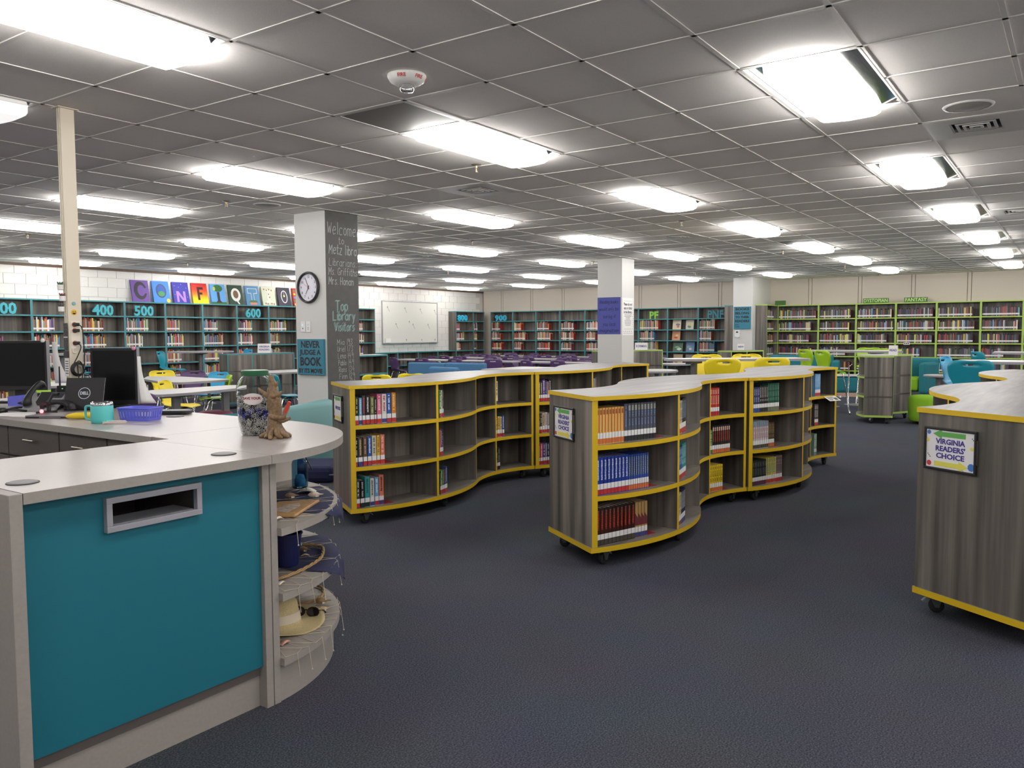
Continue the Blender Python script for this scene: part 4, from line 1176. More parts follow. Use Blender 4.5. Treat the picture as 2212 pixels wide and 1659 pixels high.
# left reading area
table('white trapezoid table with yellow, purple, blue and lime chairs', [(7.9, 13.1), (8.15, 12.6), (8.1, 10.97), (7.15, 10.95), (7.05, 11.3), (7.4, 12.4)], .74, [(7.85, 12.6), (7.85, 11.3), (7.35, 11.3)], None, .1)
table('white table nearest the desk, yellow chair pushed in', [(5.78, 9.8), (7.15, 9.78), (7.25, 9.6), (6.9, 9.15), (6.0, 8.95), (5.55, 8.95), (5.5, 9.3)], .74, [(5.95, 9.25), (6.85, 9.5)], None, .1, 'tleg')
chair('yellow', 8.42, 13.35, -100, 'yellow chair behind the white trapezoid table, left end', 'chairs around the white trapezoid table')
chair('purple', 8.53, 12.88, -150, 'purple chair behind the white trapezoid table', 'chairs around the white trapezoid table')
chair('blue', 8.43, 12.1, 190, 'sky blue chair behind the white trapezoid table', 'chairs around the white trapezoid table')
chair('lime', 7.85, 11.15, 150, 'lime chair at the right end of the white trapezoid table', 'chairs around the white trapezoid table')
chair('yellow', 6.75, 10.4, -55, 'yellow chair pushed under the white table nearest the desk', 'chairs around the table nearest the desk')
chair('purple', 5.1, 8.74, 60, 'purple chair half hidden by the right computer monitor', 'chairs around the table nearest the desk')
chair('lime', 6.35, 13.1, -60, 'lime chair seen between the two monitors beside the pole', None)
table('white table behind the desk phone', rect(6.0, 12.3, 1.2, .8, 60), .74, [(5.8, 12.0), (6.2, 12.6)])
table('tall white cafe table by the left wall with teal stools', oval(10.25, 15.0, .66, .34, -35), 1.10, [(10.25, 15.0)], None, .05, 'ped')
chair('teal', 9.43, 14.76, -50, 'teal stool at the tall white cafe table by the left wall', 'stools at the left tall tables', 'stool')
chair('blue', 11.0, 14.75, 165, 'sky blue stool behind the right end of the tall cafe table', 'stools at the left tall tables', 'stool')
chair('teal', 7.75, 14.7, 120, 'teal stool between power pole and right monitor', 'stools at the left tall tables', 'stool')
table('tall white table glimpsed left of the cream power pole', oval(7.85, 15.85, .6, .32, -20), 1.10, [(7.85, 15.85)], None, .05, 'ped')
table('white table ending at the chalkboard column', [(9.75, 13.0), (11.0, 12.9), (11.1, 12.0), (9.7, 12.05)], .74, [(10.0, 12.8), (10.8, 12.2), (10.8, 12.8), (10.0, 12.2)])
chair('teal', 8.75, 10.5, -25, 'teal chair behind the pull tab jar, in front of the table at the column')
# soft seating
FAB_T = mat('teal upholstery', (28, 116, 128), .8, noise=.06, nscale=300)
FAB_TL = mat('pale teal vinyl', (118, 166, 166), .5)
FAB_B = mat('blue upholstery', (76, 124, 164), .8, noise=.06, nscale=300)
FAB_M = mat('maroon upholstery', (128, 64, 82), .8, noise=.06, nscale=300)
FAB_L = mat('lime upholstery', (128, 176, 30), .85, noise=.08, nscale=300)
FAB_Y = mat('yellow upholstery', (240, 200, 40), .8)
def ottoman(label, x, y, r, h, m, group=None, low=.04):
    t = thing('round_ottoman', label, 'ottoman', (x, y, 0), 0, group)
    b = MB(); b.lathe([(.02, low), (r - .03, low), (r - .008, low + .02), (r, low + .08), (r, h - .07), (r - .012, h - .035), (r - .05, h - .008), (r * .5, h), (.001, h + .002)], 30); b.obj('cushion', m, t, smooth=True)
    for k in range(4):
        a = PI / 4 + k * PI / 2; b = MB(); b.lathe([(.022, 0), (.026, low)], 10, 0, Matrix.Translation((r * .75 * math.cos(a), r * .75 * math.sin(a), 0))); b.obj('foot', BLACK, t)
    return t
ottoman('maroon round ottoman behind the circulation desk', 6.75, 9.85 - .25, .24, .42, FAB_M, 'ottomans behind the desk')
ottoman('teal round ottoman behind the desk beside the jar', 6.55, 8.95, .25, .42, FAB_T, 'ottomans behind the desk')
ottoman('lime green round ottoman beside the lime bookcase in the aisle', 14.16, 1.96, .24, .45, FAB_L)
chair('yellow', 10.05, 8.95, 35, 'yellow chair back showing over the left yellow bookcase, right one', 'yellow chairs by the teal case')
chair('yellow', 9.5, 9.2, 35, 'yellow chair back showing over the left yellow bookcase, left one', 'yellow chairs by the teal case')
def soft_box(b, x0, x1, y0, y1, z0, z1): b.box(x0, x1, y0, y1, z0, z1)
def part_box(name, m, t, x0, x1, y0, y1, z0, z1, bev=.03):
    b = MB(); b.box(x0, x1, y0, y1, z0, z1); return b.obj(name, m, t, bevel=bev)
t = thing('blue_sofa', 'blue upholstered sofa with high straight back in the room middle', 'sofa', (14.5, 11.85, 0), R_(94))
part_box('backrest', FAB_B, t, -1.05, -.005, -.02, .16, .1, .78); part_box('backrest', FAB_B, t, .005, 1.05, -.02, .16, .1, .77)
part_box('seat', FAB_B, t, -1.05, 1.05, -.72, -.03, .12, .42)
t['label'] = 'long blue upholstered sofa back beyond the left yellow bookcase'
for x in (-.95, .95):
    for y in (-.6, .1): part_box('foot', BLACK, t, x - .02, x + .02, y - .02, y + .02, 0, .12, 0)
t = thing('blue_armchair', 'blue upholstered armchair back in front of the long blue sofa', 'armchair', (13.75, 11.35, 0), R_(80))
part_box('backrest', FAB_B, t, -.44, .44, -.08, .1, .1, .71, .05); part_box('seat', FAB_B, t, -.44, .44, .1, .6, .1, .42, .04)
for x in (-.36, .36):
    for y in (0, .5): part_box('foot', BLACK, t, x - .02, x + .02, y - .02, y + .02, 0, .1, 0)
# barrel chair beside the column
t = thing('barrel_chair', 'pale teal tub chair beside the chalkboard column', 'armchair', (5.98, 6.95, 0), R_(205))
b = MB(); NA = 26; ri, ro = .22, .345
for k in range(NA + 1):
    a = R_(-40 + 260 * k / NA); hh = .74 - .10 * (abs(k / NA - .5) * 2) ** 2.2
    c, s = math.cos(a), math.sin(a)
    ring = [(ro * .96, .05), (ro, .12), (ro, hh - .06), (ro - .02, hh - .015), ((ri + ro) / 2, hh), (ri + .02, hh - .015), (ri, hh - .06), (ri, .3)]
    b.v += [(r * c, r * s, z) for r, z in ring]
n = 8
for k in range(NA):
    for q in range(n - 1):
        b.f.append((k * n + q, (k + 1) * n + q, (k + 1) * n + q + 1, k * n + q + 1)); b.m.append(0)
b.f.append(tuple(range(n))); b.m.append(0); b.f.append(tuple(NA * n + q for q in reversed(range(n)))); b.m.append(0)
b.obj('shell', FAB_TL, t, smooth=True, fix=True)
b = MB(); b.lathe([(.2, .1), (.26, .12), (.26, .38), (.24, .42), (.001, .43)], 24); b.obj('seat', FAB_TL, t, smooth=True)
b = MB(); b.lathe([(.3, 0), (.31, .06)], 24); b.obj('base', BLACK, t)
# tall yellow table group
table('tall white table with four yellow stools behind the middle bookcase', [(10.3, 4.54), (10.7, 4.84), (11.95, 3.35), (11.45, 2.98)], 1.085, [(10.72, 4.38), (11.35, 3.6)], None, .08, 'tleg')
chair('yellow', 10.06, 3.79, 38, 'yellow stool, near left one at the tall table', 'yellow stools at the tall table', 'stool')
chair('yellow', 10.65, 3.35, 38, 'yellow stool, near right one at the tall table', 'yellow stools at the tall table', 'stool')
chair('yellow', 11.41, 4.4, 218, 'yellow stool, far left one across the tall table', 'yellow stools at the tall table', 'stool')
chair('yellow', 11.85, 3.95, 218, 'yellow stool, far right one across the tall table', 'yellow stools at the tall table', 'stool')
table('white oval side table at the far end of the left yellow bookcase', oval(14.1, 6.5, .55, .4, 20), .74, [(14.1, 6.5)], None, .05, 'ped')
table('white table with teal chairs in front of the picture book bay', oval(17.2, 7.5, .5, .38, 0), .74, [(17.2, 7.5)], None, .05, 'ped')
chair('teal', 17.1, 6.95, 150, 'teal chair beside the white table near the picture book bay')
# tall lime table group and teal booth
table('tall white table with lime stools, cards on it', [(15.95, 4.35), (16.6, 4.5), (16.75, 3.0), (16.2, 2.6), (15.85, 2.75)], 1.09, [(16.3, 4.0), (16.3, 3.1)], None, .1, 'ped')
chair('lime', 15.75, 4.06, -42, 'lime stool, left one on the near side of the tall table', 'lime stools at the tall table', 'stool')
chair('lime', 15.0, 3.57, -42, 'lime stool, right one on the near side of the tall table', 'lime stools at the tall table', 'stool')
chair('lime', 17.3, 3.42, 190, 'lime stool, left one across the tall table', 'lime stools at the tall table', 'stool')
chair('lime', 16.58, 3.0, 170, 'lime stool with visible hand hole across the tall table', 'lime stools at the tall table', 'stool')
t = thing('floor_stand', 'grey steel floor stand with disc base behind the lime bookcase', 'stand', (17.0, 3.5, 0))
b = MB(); b.lathe([(.3, 0), (.3, .012), (.02, .02)], 28); b.obj('base', STEEL, t)
b = MB(); b.tube([(-.1, .2, .0), (-.1, .2, .75), (-.05, .15, .8)], .012, 8); b.obj('post', CHROME, t, smooth=True)
t = thing('teal_bench', 'teal padded bench with white top on a wooden plinth', 'bench', (19.3, 4.25, 0), R_(-68))
part_box('cushion', FAB_T, t, -.32, .32, -.3, .3, .09, .45, .06); part_box('top', TABLEW, t, -.33, .33, -.31, .31, .45, .475, .008); part_box('plinth', mat('pink wood plinth', (190, 160, 142), .6), t, -.3, .42, -.3, .3, 0, .09, 0)
t = thing('teal_sofa', 'teal upholstered sofa in front of the first lime bookcase', 'sofa', (20.6, 5.65, 0), R_(-80))
part_box('backrest', FAB_T, t, -.75, .75, .2, .4, .1, .86, .04); part_box('seat', FAB_T, t, -.75, .75, -.35, .2, .1, .45, .04); part_box('armrest', FAB_T, t, -.9, -.74, -.35, .4, .1, .74, .04); part_box('armrest', FAB_T, t, .74, .9, -.35, .4, .1, .74, .04)
part_box('plinth', BLACK, t, -.8, .8, -.3, .35, 0, .1, 0)
ottoman('lime padded seat between the teal bench and the bookcases', 20.3, 4.75, .25, .5, FAB_L)
t = thing('teal_lounge_chair', 'teal high sided lounge chair with lime seat behind the lime ottoman', 'armchair', (19.4, 2.9, 0), R_(-100))
part_box('side_panel', FAB_T, t, -.36, -.2, -.4, .36, .12, .78, .05); part_box('side_panel', FAB_T, t, .2, .36, -.4, .36, .12, .78, .05); part_box('backrest', FAB_T, t, -.36, .36, .3, .44, .12, .86, .05); part_box('seat', FAB_L, t, -.19, .19, -.38, .3, .18, .46, .05)
for x in (-.3, .3):
    for y in (-.32, .36): part_box('leg', BLACK, t, x - .015, x + .015, y - .015, y + .015, 0, .13, 0)
# blue stools on the right
table('tall white table with blue stools at the right edge', rect(11.75, .35, 1.85, .75, 92), 1.08, [(11.75, .9), (11.75, -.2)], None, .1, 'tleg')
chair('blue', 11.9, 1.22, -100, 'sky blue stool at the left end of the right tall table', 'blue stools on the right', 'stool')
chair('teal', 10.72, 1.03, 8, 'teal stool, back towards the camera at the right tall table', 'blue stools on the right', 'stool')
chair('teal', 15.03, 1.16, -60, 'teal stool in front of the lime bookcases, far right', 'blue stools on the right', 'stool')
table('farther tall white table at the right edge', rect(15.7, .55, 1.25, .7, 92), 1.10, [(15.7, .55)], None, .1, 'ped')
table('small white oval side table behind the blue stool', oval(17.6, 2.22, .34, .26, 0), .6, [(17.6, 2.22)], None, .04, 'ped')
# cards and small things standing on cases and tables
def card_stand(x, y, z, rz, words, label, w=.22, h=.16, size=.05, m=None):
    t = thing('card_sign', label, 'sign', (x, y, z), rz)
    b = MB(); R0 = Matrix.Rotation(R_(-10), 4, 'X'); b.box(-w / 2, w / 2, 0, .003, 0, h, 0, R0); b.obj('card', PAPER, t)
    b = MB(); b.box(-w / 2, w / 2, .0, .07, 0, .003); b.obj('foot', PAPER, t)
    for k, wd in enumerate(words):
        text('lettering', wd, size, m or INK, t, (0, .012 + (.5 - k) * 0 + (h * (.62 - .3 * k) if len(words) > 1 else h * .5) * math.tan(R_(10)) - .0135, h * (.66 - .32 * k) if len(words) > 1 else h * .5), (PI / 2 - R_(10), 0, 0), .0008, .001, width=w * .8)
    return t
card_stand(10.75, 13.6, 1.067, -PI / 2 + .6, ['VIRGINIA', 'READERS'], 'white VIRGINIA READERS card standing on the teal edged case', .27, .19, .045)
card_stand(16.03, 7.75, 1.067, -PI / 2 + .35, ['KORMAN'], 'white KORMAN card standing on the lime edged case by the column', .27, .16, .07)
card_stand(16.85, 5.85, 1.067, -PI / 2 + .3, ['NEW'], 'small white NEW card on the case in front of the pilaster', .14, .13, .05)
card_stand(14.05, 2.42, 1.067, -PI / 2 + .1, ['READ'], 'small white READ card on the lime bookcase in the aisle', .13, .16, .05)
card_stand(9.95, 10.82, 1.067, -PI / 2 + .7, ['KS'], 'white lettered card among books on the brightly lit teal case', .16, .16, .09)
for k, (c, n2) in enumerate((('green', 'second'), ('salmon', 'third'), ('cream', 'fourth'))):
    book((10.12 + k * .045, 10.88, 1.067), -.3, .035, .21 - .01 * k, .14, CN[c], f'{c} book standing on the brightly lit teal case', None, ())
t = thing('slatted_rack', 'brown slatted wooden rack leaning on the brightly lit teal case', 'rack', (10.45, 10.9, 1.067), R_(-35))
WB = mat('dark brown wood', (92, 56, 40), .6)
Rk = Matrix.Rotation(R_(-24), 4, 'Y')
for y in (-.08, .08):
    b = MB(); b.box(0, .018, y - .01, y + .01, 0, .3, 0, Rk); b.obj('rail', WB, t)
for k in range(6):
    b = MB(); b.box(-.004, .016, -.075, .075, .03 + k * .045, .05 + k * .045, 0, Rk); b.obj('slat', WB, t)
part_box('foot', mat('pale wood block', (206, 160, 116), .6), t, .02, .22, -.08, .08, 0, .045, .004)

# ------------------------------------------------------------------ circulation desk
DZ = 1.0
t = thing('countertop', 'pale grey laminate worktop with a rounded corner on the circulation desk', 'countertop', (2.0, 2.5, 0))
AC = Vector((0, .85))
arc = [tuple(AC + .85 * Vector((math.sin(a), -math.cos(a)))) for a in [PI / 2 * k / 24 for k in range(25)]]
b = MB(); b.prism([(-.885, .005), (-.001, .0), (-.001, .77), (-.885, .77)], DZ - .034, DZ, 0, 1); b.obj('slab', [DESKW, DESKG], t)
b = MB(); b.prism([(.001, 0)] + arc[1:] + [(.85, .9), (.065, .9), (.065, .77), (.001, .77)], DZ - .034, DZ, 0, 1); b.obj('slab', [DESKW, DESKG], t, fix=True)
b = MB(); b.prism([(.06, .903), (.85, .903), (.85, 3.9), (.06, 3.9)], DZ - .034, DZ, 0, 1); b.obj('slab', [DESKW, DESKG], t)
GROM = mat('grey grommet cap', (120, 118, 120), .5)
for (x, y, l) in ((1.915, 2.675, 'near the corner post'), (1.195, 2.685, 'near the left end panel'), (2.65, 4.13, 'behind the purple basket')):
    g = thing('cable_grommet', f'grey round cable grommet on the worktop {l}', 'grommet', (x, y, DZ), 0, 'cable grommets on the worktop')
    b = MB(); b.lathe([(.043, 0), (.043, .003), (.038, .005), (.001, .005)], 24); b.obj('cap', GROM, g)
    b = MB(); b.lathe([(.044, 0), (.047, 0), (.047, .002), (.044, .003)], 24, cap=False); b.obj('rim', BLACK, g)
t = thing('circulation_desk', 'front counter of the circulation desk with big teal panel and book slot', 'desk', (1.6, 2.9, 0))
def dbox(name, m, x0, x1, y0, y1, z0, z1, parent=None, bev=0.0, fm=None):
    b = MB(); b.box(x0 - 1.6, x1 - 1.6, y0 - 2.9, y1 - 2.9, z0, z1, 0, None, fm)
    return b.obj(name, m, parent or t, bevel=bev)
dbox('end_panel', DESKG, 1.075, 1.113, 2.505, 3.27, 0, DZ - .0005, None, .002)
dbox('edge_strip', DESKG, 1.1135, 1.128, 2.54, 3.2, 0, DZ - .035)
dbox('end_post', DESKG, 1.996, 2.029, 2.555, 3.3, 0, DZ - .035, None, .002)
dbox('kick_board', DESKG, 1.128, 1.995, 2.60, 2.62, 0, .148)
dbox('gap_shade', mat('painted gap shadow', (96, 90, 86), .6), 1.128, 1.995, 2.592, 2.6, .125, .17)  # dark strip painting the shadow between teal panel and kick board
b = MB()
for (x0, x1, z0, z1) in ((1.128, 1.40, .165, DZ - .036), (1.722, 1.995, .165, DZ - .036), (1.40, 1.722, .165, .832), (1.40, 1.722, .918, DZ - .036)):
    b.box(x0 - 1.6, x1 - 1.6, 2.575 - 2.9, 2.592 - 2.9, z0, z1)
b.obj('teal_panel', DESKT, t)
SLOTM = mat('silver slot frame', (168, 168, 176), .35, metal=.25)
b = MB()
for (x0, x1, z0, z1) in ((1.386, 1.734, .818, .838), (1.386, 1.734, .912, .932), (1.386, 1.406, .838, .912), (1.714, 1.734, .838, .912)):
    b.box(x0 - 1.6, x1 - 1.6, 2.553 - 2.9, 2.5755 - 2.9, z0, z1)
b.obj('slot_frame', SLOTM, t, bevel=.0015)
dbox('slot_floor', SLOTM, 1.406, 1.714, 2.58, 2.70, .832, .838)
dbox('bin_wall', DARKCAB, 1.36, 1.76, 3.0, 3.02, .3, .96); dbox('bin_wall', DARKCAB, 1.36, 1.38, 2.6, 3.0, .3, .96); dbox('bin_wall', DARKCAB, 1.74, 1.76, 2.6, 3.0, .3, .96)
dbox('bin_box', BLACK, 1.40, 1.50, 2.78, 2.98, .55, .862)
dbox('back_panel', DARKCAB, 1.128, 1.995, 3.2, 3.22, .05, DZ - .036)
t = thing('display_shelf', 'quarter round grey display shelves with nautical items at the desk corner', 'shelf', (2.0, 3.35, 0))
q = lambda r, n=22: [(.064, -r * math.sqrt(max(0, 1 - (.064 / r) ** 2)))] + [(r * math.sin(a), -r * math.cos(a)) for a in [math.asin(.064 / r) + (PI / 2 - math.asin(.064 / r)) * k / n for k in range(1, n + 1)]]
for zt in (.70, .44, .18):
    b = MB(); b.prism(q(.82) + [(.064, 0)], zt - .03, zt, 0, 1); b.obj('shelf', [DESKG, DESKG], t, fix=True)
b = MB(); b.prism(q(.79) + [(.064, 0)], 0, .15); b.obj('base', DESKG, t, fix=True)
b = MB(); b.box(.0325, .0635, -.795, 0, 0, DZ - .035); b.obj('side_panel', DESKG, t, bevel=.002)
b = MB(); b.box(.0635, .84, .001, .02, 0, DZ - .035); b.obj('back_panel', mat('beige back panel', (206, 198, 186), .6), t)
t = thing('drawer_cabinet', 'dark grey drawer units under the back worktop wing', 'cabinet', (2.45, 4.9, 0))
def wbox(name, m, x0, x1, y0, y1, z0, z1, parent=None, bev=0.0):
    b = MB(); b.box(x0 - 2.45, x1 - 2.45, y0 - 4.9, y1 - 4.9, z0, z1)
    return b.obj(name, m, parent or t, bevel=bev)
wbox('carcass', DARKCAB, 2.12, 2.84, 3.40, 6.35, .0, DZ - .036)
BRASS = mat('brushed nickel handle', (196, 188, 168), .3, metal=.9)
for y0, y1 in ((3.42, 3.84), (3.85, 4.30), (4.31, 4.86), (4.87, 5.4), (5.41, 5.9)):
    for z0, z1 in ((.80, .955), (.45, .79), (.08, .44)):
        d = wbox('drawer', DARKCAB, 2.10, 2.12, y0, y1, z0, z1, None, .0015)
        ym = (y0 + y1) / 2 - 4.9; zm = min((z0 + z1) / 2 + .02, z1 - .05)
        b = MB(); b.tube([(2.10 - 2.45, ym - .055, zm), (2.075 - 2.45, ym - .055, zm), (2.075 - 2.45, ym + .055, zm), (2.10 - 2.45, ym + .055, zm)], .004, 6); b.obj('handle', BRASS, d)
# office chair behind the counter, only an arm shows
t = thing('office_chair', 'black office chair behind the counter, barely showing at the left edge', 'chair', (1.55, 4.75, 0), R_(200))
b = MB(); b.lathe([(.25, .46), (.27, .48), (.27, .52), (.22, .55), (.001, .55)], 20); b.obj('seat', BLACK, t, smooth=True)
b = MB(); b.tube([(0, 0, .1), (0, 0, .47)], .03, 10); b.obj('column', BLACK, t)
for k in range(5):
    a = 2 * PI * k / 5; b = MB(); b.tube([(0, 0, .1), (.28 * math.cos(a), .28 * math.sin(a), .06)], .02, 8); l = b.obj('leg', BLACK, t)
    b = MB(); b.lathe([(.02, 0), (.03, .01), (.03, .05), (.02, .06)], 10, 0, Matrix.Translation((.28 * math.cos(a), .28 * math.sin(a), 0))); b.obj('wheel', RUBBER, l)
part_box('backrest', BLACK, t, -.22, .22, -.27, -.21, .6, .95, .05)
for s in (-1, 1):
    b = MB(); b.tube([(s * .25, .0, .5), (s * .28, .0, .7), (s * .28, .14, .72), (s * .28, -.14, .72)], .022, 8); b.obj('armrest', BLACK, t, smooth=True)

# ------------------------------------------------------------------ things on the worktop
CR = R_(-55.2)          # facing roughly across the desk
JX, JY = 2.38, 3.08
CLEAR = glass('clear jar plastic', (250, 252, 252), .02, 1.12)
t = thing('plastic_jar', 'big clear plastic jar with green lid, half full of pull tabs', 'jar', (JX, JY, DZ), CR)
po = [(.001, 0), (.055, .0), (.064, .006), (.074, .05), (.081, .11), (.083, .175), (.0835, .195), (.0815, .200), (.0835, .205), (.082, .220), (.074, .243), (.060, .262), (.056, .268), (.056, .276)]
pi_ = [(max(.0005, r - .0016), z + (.002 if z < .01 else 0)) for r, z in reversed(po)]
b = MB(); b.lathe(po + pi_, 40, cap=False); b.obj('body', CLEAR, t, smooth=True)
b = MB(); b.lathe([(.0595, .270), (.0605, .272), (.0605, .290), (.058, .294), (.001, .294)], 36); b.obj('lid', mat('dark green lid', (24, 92, 56), .35), t, smooth=False)
b = MB(); n = 14; o = 0
for k in range(n + 1):
    a = R_(-112 + 62 * k / n); e = math.sqrt(max(0, 1 - (2 * k / n - 1) ** 2)) * .026
    b.v += [(.0845 * math.cos(a), .0845 * math.sin(a), .168 - e), (.0845 * math.cos(a), .0845 * math.sin(a), .168 + e)]
for k in range(n): b.f.append((2 * k, 2 * k + 2, 2 * k + 3, 2 * k + 1)); b.m.append(0)
b.obj('label', mat('white jar label', (226, 216, 216), .6), t, smooth=True)
tm = text_mesh('SAVE YOUR', .015, .0006, .0005)
for v in tm.vertices:
    a = R_(-84) + v.co.x / .085; r = .0852 + v.co.z
    v.co = (r * math.cos(a), r * math.sin(a), .171 + v.co.y)
tm.materials.append(mat('dark red label print', (140, 40, 60), .6)); mobj('lettering', tm, t)
ALU = mat('pull tab aluminium', (196, 194, 190), .35, metal=.85)
ALUB = mat('blue pull tab', (50, 60, 160), .35, metal=.6)
b = MB(); r7 = random.Random(5)
def tab(b, c, M3, m):
    for (dx, ro, ri) in ((-.0055, .0072, .0046), (.0065, .0056, .0032)):
        o = len(b.v); n = 8
        for k in range(n):
            a = 2 * PI * k / n
            for rr, zz in ((ro, .0), (ri, .0008)):
                b.v.append(tuple(Vector(c) + M3 @ Vector((dx + rr * math.cos(a), rr * math.sin(a), zz))))
        for k in range(n):
            j = (k + 1) % n
            b.f.append((o + 2 * k, o + 2 * j, o + 2 * j + 1, o + 2 * k + 1)); b.m.append(m)
def jr(z):
    for (r0, z0), (r1, z1) in zip(po[:-1], po[1:]):
        if z0 <= z <= z1 and z1 > z0: return r0 + (r1 - r0) * (z - z0) / (z1 - z0)
    return .08
for k in range(760):
    z = r7.uniform(.008, .168); a = r7.uniform(0, 2 * PI); top = k > 640
    if top: z = .168 + r7.uniform(-.006, .008); rr = r7.uniform(0, .072)
    else: rr = jr(z) - r7.uniform(.006, .012)
    M3 = (Matrix.Rotation(a, 3, 'Z') @ Matrix.Rotation(PI / 2 if not top else 0, 3, 'Y') @ Matrix.Rotation(r7.uniform(-.7, .7), 3, 'X') @ Matrix.Rotation(r7.uniform(0, 6.3), 3, 'Z'))
    tab(b, (rr * math.cos(a), rr * math.sin(a), z), M3, 1 if .08 < z < .12 and r7.random() < .4 else 0)
b.lathe([(.001, .004), (.05, .005), (.06, .04), (.066, .11), (.067, .16), (.001, .163)], 20, 2)  # dark core painting the shade between the tabs
o = b.obj('pull_tabs', [ALU, ALUB, mat('painted shade between tabs', (58, 56, 54), .6, metal=.3, noise=.4, nscale=220)], None, (JX, JY, DZ), CR)
tag(o, 'silver drink can pull tabs filling the clear jar', 'pull tabs', None, 'stuff')
# gnarled resin tree with a bird
BARK = mat('bronze brown bark', (122, 98, 70), .5, noise=.35, nscale=90, bump=.6)
t = thing('tree_figurine', 'gnarled brown resin tree figurine with a red bird, beside the jar', 'figurine', (2.345, 2.90, DZ), CR)
def gnarl(pts, rad, n=14, seed=0, amp=.16):
    b = MB(); b.tube(pts, rad, n); r = random.Random(seed)
    ph = [r.uniform(0, 6) for _ in range(4)]
    for i in range(len(pts)):
        c = Vector(pts[i])
        for k in range(n):
            v = Vector(b.v[i * n + k]); a = 2 * PI * k / n
            f = 1 + amp * (math.sin(4 * a + ph[0] + i * .5) * .6 + math.sin(7 * a + ph[1] - i * .3) * .5) + r.uniform(-.06, .06)
            b.v[i * n + k] = tuple(c + (v - c) * f)
    return b
def smooth_path(P, rr, per=5):
    out = []; ro = []
    for i in range(len(P) - 1):
        a, b_, c, d = (Vector(P[max(i - 1, 0)]), Vector(P[i]), Vector(P[i + 1]), Vector(P[min(i + 2, len(P) - 1)]))
        for k in range(per):
            u = k / per
            out.append(.5 * ((2 * b_) + (c - a) * u + (2 * a - 5 * b_ + 4 * c - d) * u * u + (3 * b_ - a - 3 * c + d) * u ** 3)); ro.append(rr[i] * (1 - u) + rr[i + 1] * u)
    out.append(Vector(P[-1])); ro.append(rr[-1])
    return out, ro
p, r = smooth_path([(0, 0, 0), (0, 0, .02), (-.004, 0, .07), (-.002, 0, .12), (-.004, 0, .17), (-.008, .002, .2), (-.010, .004, .23), (-.017, .004, .262), (-.017, .004, .278)], [.048, .037, .030, .026, .028, .024, .018, .014, .007])
gnarl(p, r, 18, 3, .2).obj('trunk', BARK, t, smooth=True)
for k, (P, rr) in enumerate((([(-.012, 0, .178), (-.035, -.004, .19), (-.055, -.004, .205), (-.074, 0, .222)], [.016, .012, .008, .003]), ([(0, -.01, .185), (.02, -.014, .192), (.036, -.012, .206)], [.014, .011, .004]),
                          ([(-.01, -.012, .183), (.004, -.03, .186), (.016, -.034, .196)], [.013, .01, .004]), ([(-.006, 0, .225), (.008, -.004, .236), (.016, -.002, .25)], [.011, .008, .004]),
                          ([(-.018, -.016, .1), (.0, -.03, .096), (.03, -.03, .093), (.05, -.02, .098)], [.010, .012, .011, .009]), ([(.01, -.01, .085), (.035, -.018, .078), (.055, -.016, .084), (.07, -.012, .09)], [.014, .011, .009, .005]))):
    pp, r2 = smooth_path(P, rr, 4); gnarl(pp, r2, 10, 11 + k, .14).obj('branch', BARK, t, smooth=True)
for k in range(9):
    a = 2 * PI * k / 9 + .2; L = .058 + .012 * math.sin(k * 2.3)
    pp, r2 = smooth_path([(.02 * math.cos(a), .02 * math.sin(a), .05), (.036 * math.cos(a), .036 * math.sin(a), .022), (L * math.cos(a + .25), L * math.sin(a + .25), .009), ((L + .008) * math.cos(a + .4), (L + .008) * math.sin(a + .4), .005)], [.010, .012, .010, .005], 4)
    gnarl(pp, r2, 9, 40 + k, .14).obj('root', BARK, t, smooth=True)
b = MB(); pp, r2 = smooth_path([(.044, -.024, .096), (.05, -.024, .115), (.058, -.022, .135), (.066, -.02, .15)], [.007, .012, .012, .006], 4); b.tube(pp, r2, 12); bd = b.obj('bird', mat('grey brown bird body', (150, 120, 100), .6), t, smooth=True)
b = MB(); b.box(-.007, .007, -.012, .006, -.026, .028, 0, Matrix.Translation((.062, -.03, .138)) @ Matrix.Rotation(R_(24), 4, 'Y')); b.obj('wing', mat('red bird wing', (186, 62, 46), .55), bd, bevel=.003)
# mug, banana, cards, basket, tray
t = thing('travel_mug', 'teal steel travel mug with clear lid rim on the worktop wing', 'mug', (2.255, 4.165, DZ), CR)
b = MB(); b.lathe([(.048, 0), (.052, .003), (.0545, .02), (.0545, .088), (.053, .091)], 32); b.obj('body', mat('turquoise mug coating', (84, 190, 188), .4), t, smooth=True)
b = MB(); b.lathe([(.053, .091), (.0535, .094), (.0535, .108), (.050, .110), (.048, .104), (.001, .103)], 32); b.obj('rim', CHROME, t, smooth=True)
b = MB(); pp, r2 = smooth_path([(-.05, 0, .088), (-.075, 0, .088), (-.085, 0, .078), (-.085, 0, .03), (-.075, 0, .018), (-.05, 0, .016)], [.006] * 6, 4); b.tube(pp, r2, 10); b.obj('handle', MATS['turquoise mug coating'], t, smooth=True)
t = thing('banana', 'yellow banana lying behind the teal mug', 'banana', (2.30, 4.44, DZ), R_(-40))
b = MB(); pp, r2 = smooth_path([(-.085, .0, .016), (-.07, -.006, .018), (-.03, -.014, .02), (.02, -.014, .02), (.06, -.004, .018), (.08, .008, .016), (.09, .016, .016)], [.004, .012, .018, .019, .015, .006, .004], 4); b.tube(pp, r2, 8); b.obj('peel', mat('banana yellow', (226, 196, 40), .55), t, smooth=True)
b = MB(); b.tube([(.088, .0145, .016), (.1, .026, .016)], [.004, .0035], 6); b.obj('stem', mat('banana stem', (120, 96, 40), .7), t)
t = thing('card_pack', 'clear sleeve of white cards lying beside the teal mug', 'cards', (2.275, 4.085, DZ), R_(-30))
